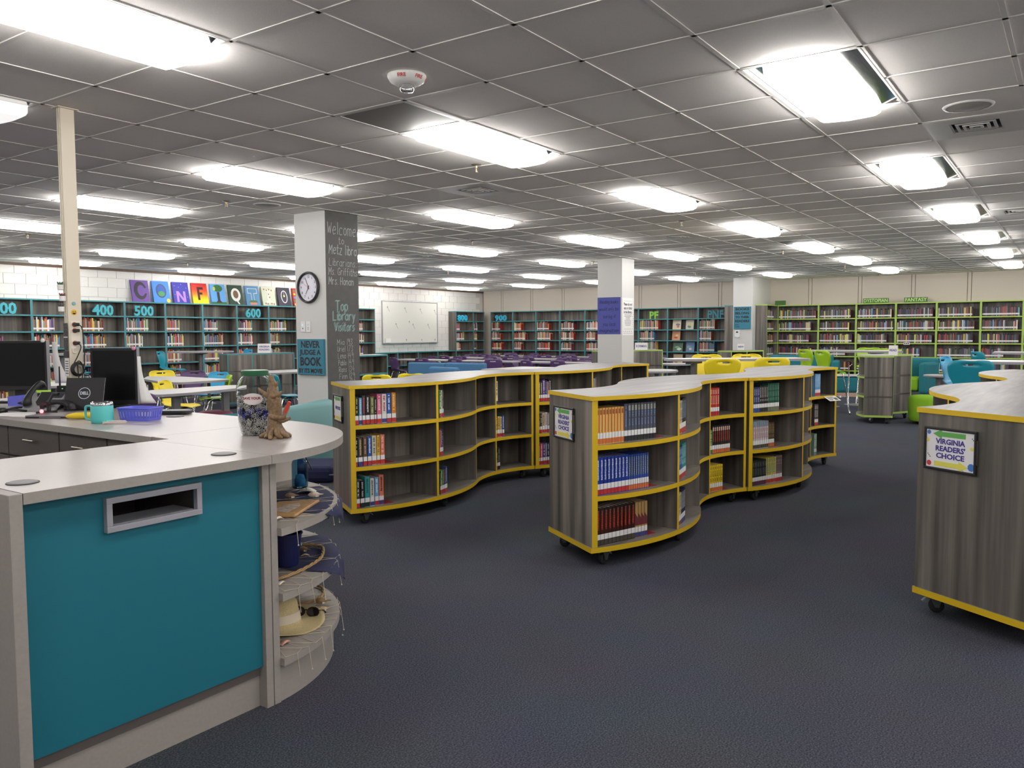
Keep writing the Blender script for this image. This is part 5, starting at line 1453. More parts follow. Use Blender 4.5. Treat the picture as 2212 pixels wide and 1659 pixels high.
for k in range(3):
    b = MB(); b.box(-.055, .055, -.035, .035, .001 + k * .0035, .0035 + k * .0035, 0, Matrix.Rotation(R_(7 * k - 6), 4, 'Z')); b.obj('card', mat('pale pink card', (222, 206, 198), .4), t)
b = MB(); b.box(-.035, .035, -.016, .016, .0128, .0134); b.obj('print', PAPER, t)
t = thing('plastic_basket', 'purple blue slotted plastic basket on the worktop wing', 'basket', (2.44, 4.12, DZ), R_(-68))
PB = mat('purple blue plastic', (104, 108, 214), .4)
b = MB(); b.prism(rounded([(-.085, -.055), (.085, -.055), (.085, .055), (-.085, .055)], .015), 0, .003); b.obj('floor', PB, t)
def taper(x, y, z): f = .88 + .12 * z / .068; return (x * f, y * f, z)
b = MB()
per = rounded([(-.097, -.066), (.097, -.066), (.097, .066), (-.097, .066)], .015, 4); n = len(per)
pts = []
for i in range(n):
    a, c = Vector(per[i]), Vector(per[(i + 1) % n]); m_ = max(1, int((c - a).length / .0065))
    pts += [a.lerp(c, k / m_) for k in range(m_)]
n = len(pts)
def ring(z): return [taper(p.x, p.y, z) for p in pts]
R4 = [ring(z) for z in (0, .014, .05, .068)]
for lv in range(3):
    for i in range(n):
        if lv == 1 and i % 3 == 1: continue
        j = (i + 1) % n
        b.add([R4[lv][i], R4[lv][j], R4[lv + 1][j], R4[lv + 1][i]], [(0, 1, 2, 3)])
o = b.obj('wall', PB, t); md = o.modifiers.new('s', 'SOLIDIFY'); md.thickness = .002
b = MB(); b.tube([taper(p.x * 1.02, p.y * 1.02, .068) for p in pts] + [taper(pts[0].x * 1.02, pts[0].y * 1.02, .068)], .003, 6); b.obj('rim', PB, t)
t = thing('wireless_charger', 'flat black rounded charging pad behind the purple basket', 'charger', (2.73, 4.27, DZ), R_(-55))
b = MB(); b.prism(rounded([(-.1, -.055), (.1, -.055), (.1, .055), (-.1, .055)], .04, 6), .004, .022, 0, 0); b.obj('body', BLACK, t, bevel=.004)
b = MB(); b.prism(rounded([(-.085, -.045), (.085, -.045), (.085, .045), (-.085, .045)], .03, 6), .022, .0235); b.obj('pad', mat('grey pad', (84, 84, 88), .4), t)
b = MB(); b.box(-.05, .05, -.03, .03, 0, .004); b.obj('foot', RUBBER, t)
# screens
SCR = mat('dark screen', (14, 15, 17), .3, spec=.25)
BEZ = mat('dark bezel', (30, 30, 32), .4)
SIL = mat('silver monitor edge', (150, 150, 154), .35, metal=.4)
def monitor(label, x, y, zc, w, h, rz):
    t = thing('computer_monitor', label, 'monitor', (x, y, DZ), rz, 'monitors on the circulation desk')
    z = zc - DZ; f = .016
    b = MB(); b.box(-w / 2, w / 2, .0, .035, z - h / 2, z + h / 2, 0, None, {4: 1, 5: 1, 1: 1}); b.obj('housing', [BEZ, SIL], t, bevel=.003)
    b = MB(); b.box(-w / 2 + f, w / 2 - f, -.0012, 0, z - h / 2 + f + .012, z + h / 2 - f); b.obj('screen', SCR, t)
    b = MB(); b.box(-.04, .04, .035, .06, .02, z + .05); b.obj('stand', BLACK, t)
    b = MB(); b.prism(rounded([(-.11, -.08), (.11, -.08), (.11, .12), (-.11, .12)], .04), 0, .016); b.obj('foot', BLACK, t)
    return t
mr = monitor('right black computer monitor, switched off, pink pin on its corner', 2.79, 4.995, 1.196, .305, .355, R_(-59.6))
b = MB(); b.lathe([(.001, -.012), (.01, -.009), (.012, 0), (.009, .01), (.001, .012)], 12, 0, Matrix.Translation((.14, -.01, .37))); b.obj('pin', mat('pink pin', (214, 130, 160), .5), mr, smooth=True)
ml = monitor('left black computer monitor, cut by the left edge', 2.62, 5.91, 1.252, .44, .335, R_(-59.6))
b = MB(); b.lathe([(.001, -.012), (.012, -.008), (.013, .004), (.007, .016), (.001, .018)], 12, 0, Matrix.Translation((.205, -.012, .418))); b.obj('pin', WHITE, ml, smooth=True)
def curl(label, x, y, z0, h, w, rz, bend):
    b = MB(); N = 10
    for k in range(N + 1):
        u = k / N; yy = bend * (1 - u) ** 2
        b.v += [(0, yy * .3, z0 + h * u), (w * (1 - .12 * u) + bend * (1 - u) ** 3, yy, z0 + h * u)]
    for k in range(N): b.f.append((2 * k, 2 * k + 1, 2 * k + 3, 2 * k + 2)); b.m.append(0)
    o = b.obj('paper_sheet', PAPER, None, (x, y, DZ), rz, smooth=True); md = o.modifiers.new('s', 'SOLIDIFY'); md.thickness = .001
    tag(o, label, 'paper')
curl('white paper sheet hanging behind the left monitor edge', 2.76, 5.70, .13, .28, .04, R_(-59.6), .06)
curl('large white curled paper behind the right monitor', 2.86, 4.885, .02, .30, .05, R_(-59.6), .06)
# open laptop seen from behind
t = thing('laptop', 'black open laptop showing the round white logo on its lid', 'laptop', (2.55, 4.93, DZ), R_(-53))
Rl = Matrix.Rotation(R_(-17), 4, 'X')
b = MB(); b.box(-.115, .115, 0, .007, .012, .205, 0, Rl, {4: 1, 5: 1}); lid = b.obj('lid', [BLACK, SIL], t)
b = MB()
o0 = len(b.v); n = 30
for k in range(n):
    a = 2 * PI * k / n
    for rr in (.036, .0325): b.v.append(tuple(Rl @ Vector((rr * math.cos(a), -.0008, .108 + rr * math.sin(a)))))
for k in range(n): j = (k + 1) % n; b.f.append((2 * k, 2 * k + 1, 2 * j + 1, 2 * j)); b.m.append(0)
LOGO = mat('pale logo', (200, 210, 222), .4); b.obj('logo_ring', LOGO, lid, fix=True)
lo = text('logo_lettering', 'DELL', .026, LOGO, lid, tuple(Rl @ Vector((0, -.001, .108))), (PI / 2 - R_(17), 0, 0), .0006, .0008, width=.05)
b = MB(); b.box(-.115, .115, .01, .17, .0, .012); b.obj('base', BLACK, t)
t = thing('closed_laptop', 'thin grey closed laptop near the worktop edge with papers', 'laptop', (2.25, 4.66, DZ), R_(-58))
b = MB(); b.prism(rounded([(-.135, -.05), (.135, -.05), (.135, .12), (-.135, .12)], .012), .0, .009, 0, 1); b.obj('base', [mat('grey laptop shell', (120, 112, 116), .4), BLACK], t)
b = MB(); b.prism(rounded([(-.135, -.05), (.135, -.05), (.135, .12), (-.135, .12)], .012), .0095, .015, 0, 0); b.obj('lid', MATS['grey laptop shell'], t)
b = MB(); b.box(-.05, .07, -.052, -.05, .004, .007); b.obj('edge_strip', SIL, t)
t = thing('barcode_scanner', 'black barcode scanner in its stand with a glowing red light', 'scanner', (2.34, 4.93, DZ), R_(-50))
b = MB(); b.prism(rounded([(-.045, -.04), (.045, -.04), (.045, .05), (-.045, .05)], .015), 0, .014); b.obj('foot', BLACK, t)
b = MB(); pp, r2 = smooth_path([(.0, .03, .012), (.0, .035, .05), (0, .02, .075)], [.012, .012, .014], 4); b.tube(pp, r2, 10); b.obj('neck', BLACK, t, smooth=True)
b = MB(); b.box(-.034, .034, -.05, .045, -.017, .017, 0, Matrix.Translation((0, -.01, .09)) @ Matrix.Rotation(R_(35), 4, 'X')); b.obj('head', BLACK, t, bevel=.008)
b = MB(); b.lathe([(.001, 0), (.011, .001), (.009, .006), (.001, .007)], 12, 0, Matrix.Translation((-.005, -.045, .018)) @ Matrix.Rotation(PI / 2, 4, 'X')); b.obj('light', glow('red scanner light', (255, 40, 50), 9), t)
def handset(t, x, y, z, rz, tilt=0):
    M4 = Matrix.Translation((x, y, z)) @ Matrix.Rotation(rz, 4, 'Z') @ Matrix.Rotation(tilt, 4, 'Y')
    P, rr = smooth_path([(-.1, 0, -.02), (-.095, 0, .0), (-.06, 0, .016), (0, 0, .022), (.06, 0, .016), (.095, 0, .0), (.1, 0, -.02)], [.026, .026, .018, .015, .018, .026, .026], 4)
    b = MB(); b.tube([M4 @ Vector(q) for q in P], rr, 10); return b.obj('handset', BLACK, t, smooth=True)
t = thing('desk_phone', 'grey desk phone with black handset in front of the left monitor', 'phone', (2.46, 5.18, DZ), R_(-52))
PH = mat('grey phone shell', (150, 148, 152), .4)
Rp = Matrix.Rotation(R_(28), 4, 'X')
b = MB(); b.box(-.1, .1, -.1, .11, .01, .03, 0, Rp @ Matrix.Translation((0, 0, .03))); b.obj('body', PH, t, bevel=.006)
b = MB(); b.box(-.06, .06, .02, .06, 0, .1); b.obj('foot', BLACK, t)
b = MB(); b.box(-.02, .09, .04, .1, .0605, .0625, 0, Rp); b.obj('screen', mat('phone screen', (60, 62, 68), .3), t)
b = MB()
for i in range(3):
    for j in range(4): b.box(.0 + i * .024, .018 + i * .024, -.075 + j * .022, -.06 + j * .022, .0605, .064, 0, Rp)
b.obj('keypad', mat('pale phone keys', (200, 200, 204), .4), t)
handset(t, -.07, 0, .105, PI / 2, R_(-28))
t = thing('two_way_radio', 'black two way radio with antenna standing in its charger', 'radio', (2.59, 5.24, DZ), R_(-55))
part_box('charger', BLACK, t, -.04, .04, -.035, .035, 0, .04, .004); part_box('body', BLACK, t, -.028, .028, -.016, .016, .035, .14, .004)
b = MB(); b.tube([(-.015, 0, .14), (-.015, 0, .26)], [.006, .004], 8); b.obj('antenna', BLACK, t)
b = MB(); b.lathe([(.003, 0), (.003, .003)], 8, 0, Matrix.Translation((.01, -.02, .12))); b.obj('light', glow('small green light', (60, 255, 120), 2), t)
t = thing('cordless_handset', 'black curved telephone handset lying behind the barcode scanner', 'handset', (2.45, 5.02, DZ))
handset(t, 0, 0, .035, R_(-70))
t = thing('headset', 'black headset with coiled cable in front of the left monitor', 'headset', (2.30, 5.22, DZ))
b = MB(); b.tube([(.07 * math.cos(a), .07 * math.sin(a), .012 + .008 * math.sin(a * 2)) for a in [2 * PI * k / 22 for k in range(23)]], .007, 7); b.obj('band', BLACK, t, smooth=True)
for s in (-1, 1):
    b = MB(); b.lathe([(.001, 0), (.03, .002), (.032, .018), (.02, .028), (.001, .03)], 16, 0, Matrix.Translation((s * .075, 0, 0))); b.obj('ear_cup', BLACK, t, smooth=True)
t = thing('paper_stack', 'white papers spread at the left end of the worktop wing', 'papers', (2.23, 5.0, DZ), R_(20))
for k in range(3):
    b = MB(); b.box(-.11, .11, -.14, .14, .0006 + k * .001, .0013 + k * .001, 0, Matrix.Rotation(.2 * k, 4, 'Z')); b.obj('sheet', PAPER, t)
t = thing('desk_tray', 'purple plastic desk tray under the left monitor', 'tray', (2.62, 5.62, DZ), R_(-60))
b = MB(); b.box(-.14, .14, -.1, .1, 0, .004); b.box(-.14, .14, -.1, -.097, .004, .06); b.box(-.14, .14, .097, .1, .004, .06); b.box(-.14, -.137, -.097, .097, .004, .06); b.box(.137, .14, -.097, .097, .004, .06); b.obj('tray', PB, t)
b = MB(); b.tube([(-.05 + .04 * math.cos(a) + .012 * a, .03 * math.sin(a), .012 + .006 * a) for a in [k * .5 for k in range(22)]], .004, 6)
o = b.obj('cable', BLACK, None, (2.50, 5.50, DZ), 0, smooth=True); tag(o, 'loose black cable coiled beside the purple tray', 'cable')
t = thing('spray_bottle', 'small white bottle standing behind the open laptop', 'bottle', (2.74, 5.16, DZ))
b = MB(); b.lathe([(.018, 0), (.02, .004), (.02, .06), (.009, .075), (.009, .08)], 16); b.obj('body', WHITE, t, smooth=True)
b = MB(); b.lathe([(.011, .08), (.011, .1), (.001, .1)], 12); b.obj('cap', WHITE, t)

# ------------------------------------------------------------------ cream power pole
CREAM = mat('cream pole enamel', (214, 204, 184), .4)
PX, PY = 2.602, 5.16
t = thing('power_pole', 'cream square power pole rising from the desk to the ceiling', 'power pole', (PX, PY, 0))
b = MB(); b.box(.0, .085, 0, .05, 0, CE - .004)
b.obj('body', CREAM, t, bevel=.003)
b = MB()
for y in (.012, .03): b.box(-.004, 0, y, y + .006, .9, CE - .004)
b.obj('raceway', CREAM, t)
b = MB(); b.box(-.02, .105, -.02, .07, CE - .008, CE - .002); b.obj('collar', CREAM, t)
ORG = mat('orange outlet', (206, 96, 44), .5)
for z in (1.522, 1.484, 1.406):
    b = MB(); b.lathe([(.015, 0), (.015, .004), (.001, .004)], 14, 0, Matrix.Translation((.036, 0, z)) @ Matrix.Rotation(PI / 2, 4, 'X')); oo = b.obj('outlet', ORG, t)
    b = MB(); b.box(.022, .056, -.03, -.003, z - .010, z + .010); b.obj('plug', BLACK, t, bevel=.004)
b = MB(); b.box(.012, .07, -.002, 0, 1.37, 1.545); b.obj('outlet_plate', mat('cream outlet plate', (226, 220, 204), .5), t)
# stickers
b = MB(); b.lathe([(.001, 0), (.018, 0), (.018, .002), (.001, .002)], 20, 0, Matrix.Translation((.037, 0, 1.597)) @ Matrix.Rotation(PI / 2, 4, 'X'), cap=False); sm = b.obj('smile_sticker', mat('yellow sticker', (226, 176, 40), .5), t)
b = MB(); DKB = mat('dark brown print', (60, 36, 24), .6)
for x in (-.006, .006): b.lathe([(.0001, 0), (.0032, 0), (.0032, .0006), (.0001, .0006)], 8, 0, Matrix.Translation((.037 + x, -.002, 1.602)) @ Matrix.Rotation(PI / 2, 4, 'X'), cap=False)
b.prism([(.037 + .011 * math.cos(a), .011 * math.sin(a)) for a in [PI + PI * k / 8 for k in range(9)]], 0, .0006)
o = b.obj('face', DKB, sm)
for i, v in enumerate(o.data.vertices):
    if abs(v.co.y + 0) < .02 and v.co.z < .01 and v.co.y <= .0001 and i >= 64: v.co = (v.co.x, -.0022 - v.co.z, 1.595 + v.co.y)
b = MB(); b.lathe([(.001, 0), (.012, 0), (.011, .006), (.001, .007)], 18, 0, Matrix.Translation((.037, 0, 1.652)) @ Matrix.Rotation(PI / 2, 4, 'X'), cap=False); b.obj('teal_magnet', mat('teal magnet', (120, 178, 176), .5), t)
# small planters hooked on the pole's left side
SUC = mat('succulent green', (74, 104, 86), .7)
for k, (z, yo, c, l) in enumerate(((1.735, .02, (74, 110, 92), 'green'), (1.665, .0, (120, 76, 74), 'reddish'), (1.60, .018, (90, 92, 96), 'grey'))):
    p = thing('mini_planter', f'tiny white planter with {l} succulent stuck on the pole side', 'planter', (PX - .0235, PY + .012 + yo, z), 0, 'tiny planters on the pole')
    b = MB(); b.lathe([(.014, 0), (.0175, .003), (.0185, .032), (.016, .032), (.015, .026), (.001, .026)], 14); b.obj('pot', WHITE, p)
    b = MB()
    for j in range(9):
        a = 2 * PI * j / 9; e = .016 + .006 * (j % 2)
        b.tube([(0, 0, .026), (e * .6 * math.cos(a), e * .6 * math.sin(a), .038), (e * math.cos(a), e * math.sin(a), .050)], [.004, .006, .001], 5)
    b.obj('succulent', mat('succulent ' + l, c, .7), p)
# dark decorative tapes and notices on the pole's left face
for z0, z1, m, l, yo in ((1.36, 1.53, mat('black and white patterned print', (70, 68, 68), .7, noise=.9, nscale=120), 'black and white patterned notice strip on the pole side', .0), (1.20, 1.345, PAPER, 'white printed notice in a black clip on the pole side', .002)):
    p = thing('notice', l, 'notice', (PX - .005, PY + .025, z0))
    b = MB(); b.box(-.002, 0, -.024, .024, 0, z1 - z0); b.obj('sheet', m, p)
    b = MB()
    if m is PAPER:
        b.box(-.006, 0, -.026, .026, z1 - z0 - .03, z1 - z0 + .012); b.obj('clip', BLACK, p)
        b = MB()
        for q in range(6): b.box(-.0026, -.002, -.02, .016, .015 + q * .015, .021 + q * .015)
        b.obj('print', mat('grey print', (80, 82, 92), .6), p)
    else:
        b.box(-.0026, -.002, -.024, .024, .08, .086); b.obj('seam', PAPER, p)
# coiled power cord
b = MB()
P = [(PX + .04, PY - .03, 1.522), (PX + .065, PY - .035, 1.50), (PX + .075, PY - .03, 1.40), (PX + .078, PY - .03, 1.30), (PX + .06, PY - .03, 1.20), (PX + .055, PY - .03, 1.09), (PX + .08, PY - .03, 1.01)]
b.tube(smooth_path(P, [.0035] * 7, 5)[0], .0035, 6)
P = [(PX + .04, PY - .03, 1.406), (PX + .055, PY - .034, 1.38), (PX + .03, PY - .034, 1.32), (PX + .005, PY - .034, 1.27), (PX + .01, PY - .034, 1.22), (PX + .04, PY - .034, 1.20), (PX + .062, PY - .034, 1.23), (PX + .055, PY - .034, 1.28), (PX + .03, PY - .034, 1.285), (PX + .036, PY - .034, 1.15), (PX + .03, PY - .034, 1.03)]
b.tube(smooth_path(P, [.0035] * 11, 5)[0], .0035, 6)
for k in range(5):
    b.tube([(PX + .036 + (.043 - .003 * k) * math.cos(a), PY - .022 - .004 * k, 1.243 + (.043 - .003 * k) * math.sin(a)) for a in [2 * PI * j / 20 for j in range(21)]], .0032, 6)
o = b.obj('extension_lead', BLACK, None, smooth=True); tag(o, 'coiled black power cords hanging on the cream pole outlets', 'power cord')
b = MB(); b.tube([(PX + .03 + .012 * math.cos(a), PY - .006, 1.36 + .016 * math.sin(a)) for a in [R_(60 + 280 * k / 12) for k in range(13)]], .003, 6)
o = b.obj('cord_hook', WHITE, None, smooth=True); tag(o, 'white curved cord hook on the cream pole', 'hook')

# ------------------------------------------------------------------ nautical display on the corner shelves
QC = Vector((2.0, 3.35))
CORD = mat('cream net cord', (206, 196, 172), .9)
def net(zt, th0, th1, r0, over, seed, label):
    r = random.Random(seed); b = MB(); NR, NT = 5, 10
    def P(i, j):
        th = R_(th0 + (th1 - th0) * (j + .5 * (i % 2)) / NT + r.uniform(-1, 1)); rr = r0 + (.826 + over - r0) * i / NR + r.uniform(-.008, .008)
        d = Vector((math.cos(th), math.sin(th)))
        if rr <= .822: q = QC + d * rr; return Vector((q.x, q.y, zt + .003))
        s = rr - .822; q = QC + d * (.826 + .10 * s + r.uniform(0, .006)); return Vector((q.x, q.y, zt + .002 - s * r.uniform(.9, 1.1)))
    G = [[P(i, j) for j in range(NT + 1)] for i in range(NR + 1)]
    for i in range(NR):
        for j in range(NT + 1):
            for dj in (0, 1) if i % 2 else (-1, 0):
                jj = j + dj
                if not 0 <= jj <= NT: continue
                if i == NR - 1 and r.random() < .45: continue
                a, c = G[i][j], G[i + 1][jj]
                if (a.x - 2.066) < 0 or (c.x - 2.066) < 0: continue
                m_ = (a + c) / 2 + Vector((r.uniform(-.006, .006), r.uniform(-.006, .006), 0))
                # keep the cord outside the shelf edge when it folds over
                if a.z > zt - .001 and c.z < zt - .004:
                    e = QC + (Vector((c.x, c.y)) - QC).normalized() * .826; m_ = Vector((e.x, e.y, zt + .002))
                b.tube([a, m_, c], .0011, 4, cap=False)
    for j in range(NT + 1):
        a = G[NR][j]
        if a.x > 2.066 and r.random() < .5: b.lathe([(.001, -.004), (.004, 0), (.001, .004)], 6, 0, Matrix.Translation(a))
    o = b.obj('fishing_net', CORD); tag(o, label, 'net', 'fishing nets on the corner shelves')
net(.70, -84, -12, .36, .085, 1, 'cream fishing net draped over the top corner shelf')
net(.44, -84, -14, .34, .095, 2, 'cream fishing net draped over the middle corner shelf')
net(.18, -84, -22, .40, .095, 3, 'cream fishing net draped over the bottom corner shelf')
NAVY = mat('navy cloth', (34, 38, 74), .9, noise=.1, nscale=200)
def cloth(zt, tha, thb, ra, drop, seed, label):
    r = random.Random(seed); b = MB(); NR, NT = 14, 14
    for i in range(NR + 1):
        for j in range(NT + 1):
            u, v = i / NR, j / NT
            th = R_(tha + (thb - tha) * v) ; rr = ra + (.83 + drop - ra) * u
            if rr > .824: th = R_((tha + thb) / 2 + 6) + (th - R_((tha + thb) / 2 + 6)) * (1 - .75 * (rr - .824) / drop)
            d = Vector((math.cos(th), math.sin(th))); w = .0025 + .004 * math.sin(7 * v + 3 * u + seed) ** 2
            if rr <= .824: q = QC + d * rr; b.v.append((q.x, q.y, zt + .0012 + w * .6))
            else: s = rr - .824; q = QC + d * (.828 + w * 2 + .08 * s); b.v.append((q.x, q.y, zt - s))
    for i in range(NR):
        for j in range(NT): a = i * (NT + 1) + j; b.f.append((a, a + 1, a + NT + 2, a + NT + 1)); b.m.append(0)
    o = b.obj('navy_cloth', NAVY, None, smooth=True, fix=True); tag(o, label, 'cloth', 'navy cloths on the corner shelves')
cloth(.70, -66, -20, .30, .10, 1, 'navy blue cloth draped under the bottle on the top corner shelf')
cloth(.44, -64, -16, .30, .13, 2, 'navy blue cloth draped under the bucket on the middle shelf')
t = thing('glass_bottle', 'blue tinted glass bottle with black toggle on the top corner shelf', 'bottle', (2.675, 3.135, .7045))
b = MB(); o_ = [(.001, 0), (.036, 0), (.039, .005), (.039, .115), (.035, .13), (.022, .142), (.019, .15), (.019, .17), (.022, .172)]
b.lathe(o_ + [(max(.0005, r_ - .0025), z_ + (.003 if z_ < .01 else 0)) for r_, z_ in reversed(o_)], 28, cap=False); b.obj('body', glass('blue bottle glass', (150, 190, 214), .03, 1.25), t, smooth=True)
b = MB(); b.lathe([(.02, .172), (.022, .176), (.02, .19), (.001, .192)], 16); b.obj('stopper', BLACK, t)
b = MB(); b.tube([(.02, -.01, .165), (.036, -.02, .12), (.045, -.03, .095), (.05, -.03, .08)], .003, 6); b.obj('toggle', BLACK, t)
b = MB(); r = random.Random(3); b.lathe([(.001, .005), (.025, .006), (.028, .03), (.02, .06), (.001, .065)], 12); b.obj('filling', mat('pale blue tissue', (150, 196, 220), .8, noise=.3, nscale=60), t, smooth=True)
t = thing('wooden_plaque', 'tan wooden plaque with whitewash picture leaning on the top corner shelf', 'plaque', (2.30, 2.80, .704), R_(35))
b = MB(); b.prism([(-.17, -.09), (.14, -.12), (.10, .05), (-.16, .12)], 0, .012); b.obj('board', mat('tan plaque wood', (186, 146, 96), .55, noise=.12, nscale=30), t, bevel=.003)
b = MB(); b.prism([(-.13, -.05), (.0, -.07), (.06, -.05), (.02, .0), (-.1, .04)], .0122, .0128); b.obj('picture', mat('whitewash paint', (196, 180, 164), .8, noise=.3, nscale=60), t)
def scallop(label, x, y, z, r, rgb, rz, long=1.3):
    t = thing('sea_shell', label, 'shell', (x, y, z), rz, 'sea shells on the corner shelves')
    b = MB(); NT, NR = 18, 5
    for i in range(NR + 1):
        for k in range(NT + 1):
            a = PI * k / NT; u = i / NR; rr = r * u * (1 + .05 * math.cos(a * 18))
            b.v.append((rr * math.cos(a) * .95, (rr * math.sin(a) * long) - r * .5, r * .5 * (1 - u * u) * (1 if k not in (0, NT) else .5) + .001))
    for i in range(NR):
        for k in range(NT): a = i * (NT + 1) + k; b.f.append((a, a + 1, a + NT + 2, a + NT + 1)); b.m.append(0)
    o = b.obj('shell', mat('shell %d %d %d' % rgb, rgb, .5, noise=.15, nscale=120), t, smooth=True); md = o.modifiers.new('s', 'SOLIDIFY'); md.thickness = .002
    return t
def conch(label, x, y, z, r, rgb, rz):
    t = thing('sea_shell', label, 'shell', (x, y, z), rz, 'sea shells on the corner shelves')
    b = MB(); P = []; rr = []
    for k in range(9): u = k / 8; P.append((-r * 1.4 + 2.9 * r * u, 0, r * .55)); rr.append(r * (.08 + .62 * math.sin(PI * min(1, u * 1.25)) ** .8 * (1 - u * .55) + (.05 if k % 2 else 0)))
    b.tube(P, rr, 12); b.obj('whorl', mat('shell %d %d %d' % rgb, rgb, .45, noise=.2, nscale=80), t, smooth=True)
    b = MB(); b.tube([(0, -r * .3, r * .25), (r * .6, -r * .35, r * .2)], [r * .22, r * .1], 8); b.obj('lip', WHITE, t, smooth=True)
scallop('pale mother of pearl shell before the blue bottle', 2.585, 2.98, .708, .045, (206, 204, 196), R_(-60), 1.8)
scallop('white fan shell on the top shelf edge by the post', 2.14, 2.655, .704, .028, (224, 214, 200), R_(10))
conch('white rounded shell before the pearl shell, top shelf', 2.53, 2.86, .708, .024, (224, 208, 190), R_(-40))
conch('brown striped shell left of the pearl shell, top shelf', 2.46, 2.94, .708, .022, (150, 122, 92), R_(-50))
scallop('orange shell behind the blue bottle', 2.77, 3.24, .704, .022, (206, 120, 84), R_(-50))
t = thing('glass_cup', 'small clear glass candle cup left of the blue bottle', 'cup', (2.47, 3.16, .7045))
b = MB(); o_ = [(.001, 0), (.024, 0), (.026, .004), (.027, .042)]; b.lathe(o_ + [(max(.0005, r_ - .002), z_ + (.003 if z_ < .01 else 0)) for r_, z_ in reversed(o_)], 20, cap=False); b.obj('body', glass('clear cup glass', (236, 240, 240), .03, 1.2), t, smooth=True)
b = MB(); b.lathe([(.023, .004), (.023, .02), (.001, .02)], 16); b.obj('candle', WHITE, t)
for k, (x, y, s) in enumerate(((2.56, 3.27, .05), (2.35, 3.22, .045))):
    b = MB(); pp, r2 = smooth_path([(-s, 0, .012), (-s * .3, s * .3, .018), (s * .2, -s * .2, .014), (s, s * .1, .01)], [.008, .011, .011, .006], 4); b.tube(pp, r2, 8)
    o = b.obj('driftwood', mat('driftwood grey', (170, 158, 140), .8, noise=.2, nscale=60), None, (x, y, .703), .5 * k, smooth=True); tag(o, f'small grey driftwood piece {("behind the glass cup", "left of the glass cup")[k]}', 'driftwood')
# middle shelf
t = thing('bucket', 'navy blue tapered bucket on the middle corner shelf', 'bucket', (2.335, 2.83, .4465))
b = MB(); o_ = [(.048, 0), (.064, .135), (.068, .136), (.068, .142), (.062, .142)]; b.lathe([(.001, 0)] + o_ + [(.046, .006), (.001, .006)], 28, cap=False); b.obj('body', mat('navy bucket metal', (28, 34, 84), .35), t, smooth=False)
b = MB(); b.tube([(-.066, 0, .128), (-.072, .03, .10), (-.05, .062, .08), (0, .075, .074), (.05, .062, .08), (.072, .03, .10), (.066, 0, .128)], .0022, 6); b.obj('handle', STEEL, t)
STARM = mat('glittering blue starfish', (110, 160, 186), .35, noise=.35, nscale=160, bump=1.0)
t = thing('starfish_ornament', 'glittery blue starfish ornament resting on the navy bucket', 'ornament', (2.50, 3.02, .56), R_(-55))
b = MB(); b.lathe([(.001, -.016), (.04, -.012), (.045, 0), (.03, .014), (.001, .018)], 16); b.obj('centre', STARM, t, smooth=True)
for k in range(5):
    a = R_(12 + 72 * k); e = (0.19, .17, .15, .14, .19)[k]
    pz = (.035, -.0, .03, .02, -.055)[k]
    b = MB(); b.tube([(.02 * math.cos(a), .02 * math.sin(a), 0), (e * .5 * math.cos(a), e * .5 * math.sin(a), pz * .5), (e * .9 * math.cos(a), e * .9 * math.sin(a), pz), (e * math.cos(a), e * math.sin(a), pz)], [.034, .026, .016, .009], 12); b.obj('arm', STARM, t, smooth=True)
ROPEM = mat('tan rope', (170, 138, 96), .9, noise=.25, nscale=300, bump=.8)
def rope(pts, r, label):
    pp, _ = smooth_path(pts, [r] * len(pts), 7); b = MB()
    for s in range(3):
        q = []
        for k, p in enumerate(pp):
            d = (pp[min(k + 1, len(pp) - 1)] - pp[max(k - 1, 0)]).normalized(); u = d.cross(Vector((0, 0, 1))).normalized(); w = u.cross(d)
            a = k * .9 + s * 2.094; q.append(p + (u * math.cos(a) + w * math.sin(a)) * r * .55)
        b.tube(q, r * .55, 6)
    o = b.obj('rope', ROPEM, None, smooth=True); tag(o, label, 'rope', 'ropes on the corner shelves')
rope([(2.09, 2.69, .452), (2.20, 2.68, .452), (2.34, 2.71, .452), (2.46, 2.76, .455), (2.56, 2.85, .457), (2.60, 2.92, .457), (2.57, 3.0, .457), (2.50, 3.06, .457)], .0075, 'tan rope looped around the navy bucket, middle shelf')
rope([(2.73, 3.22, .190), (2.76, 3.15, .190), (2.74, 3.06, .190), (2.66, 2.98, .190), (2.56, 2.96, .190), (2.50, 3.02, .190), (2.52, 3.10, .190)], .0075, 'tan rope loop on the bottom corner shelf')
conch('spiral brown shell inside the rope loop, middle shelf', 2.52, 2.93, .4475, .02, (150, 116, 76), R_(-70))
scallop('cream fan shell inside the rope loop, middle shelf', 2.47, 2.87, .4465, .02, (196, 176, 140), R_(-40))
scallop('white shell on the middle shelf edge by the post', 2.14, 2.64, .4425, .022, (226, 216, 200), R_(20))
conch('brown shell at the back of the middle shelf', 2.62, 3.22, .4425, .02, (140, 100, 72), R_(10))
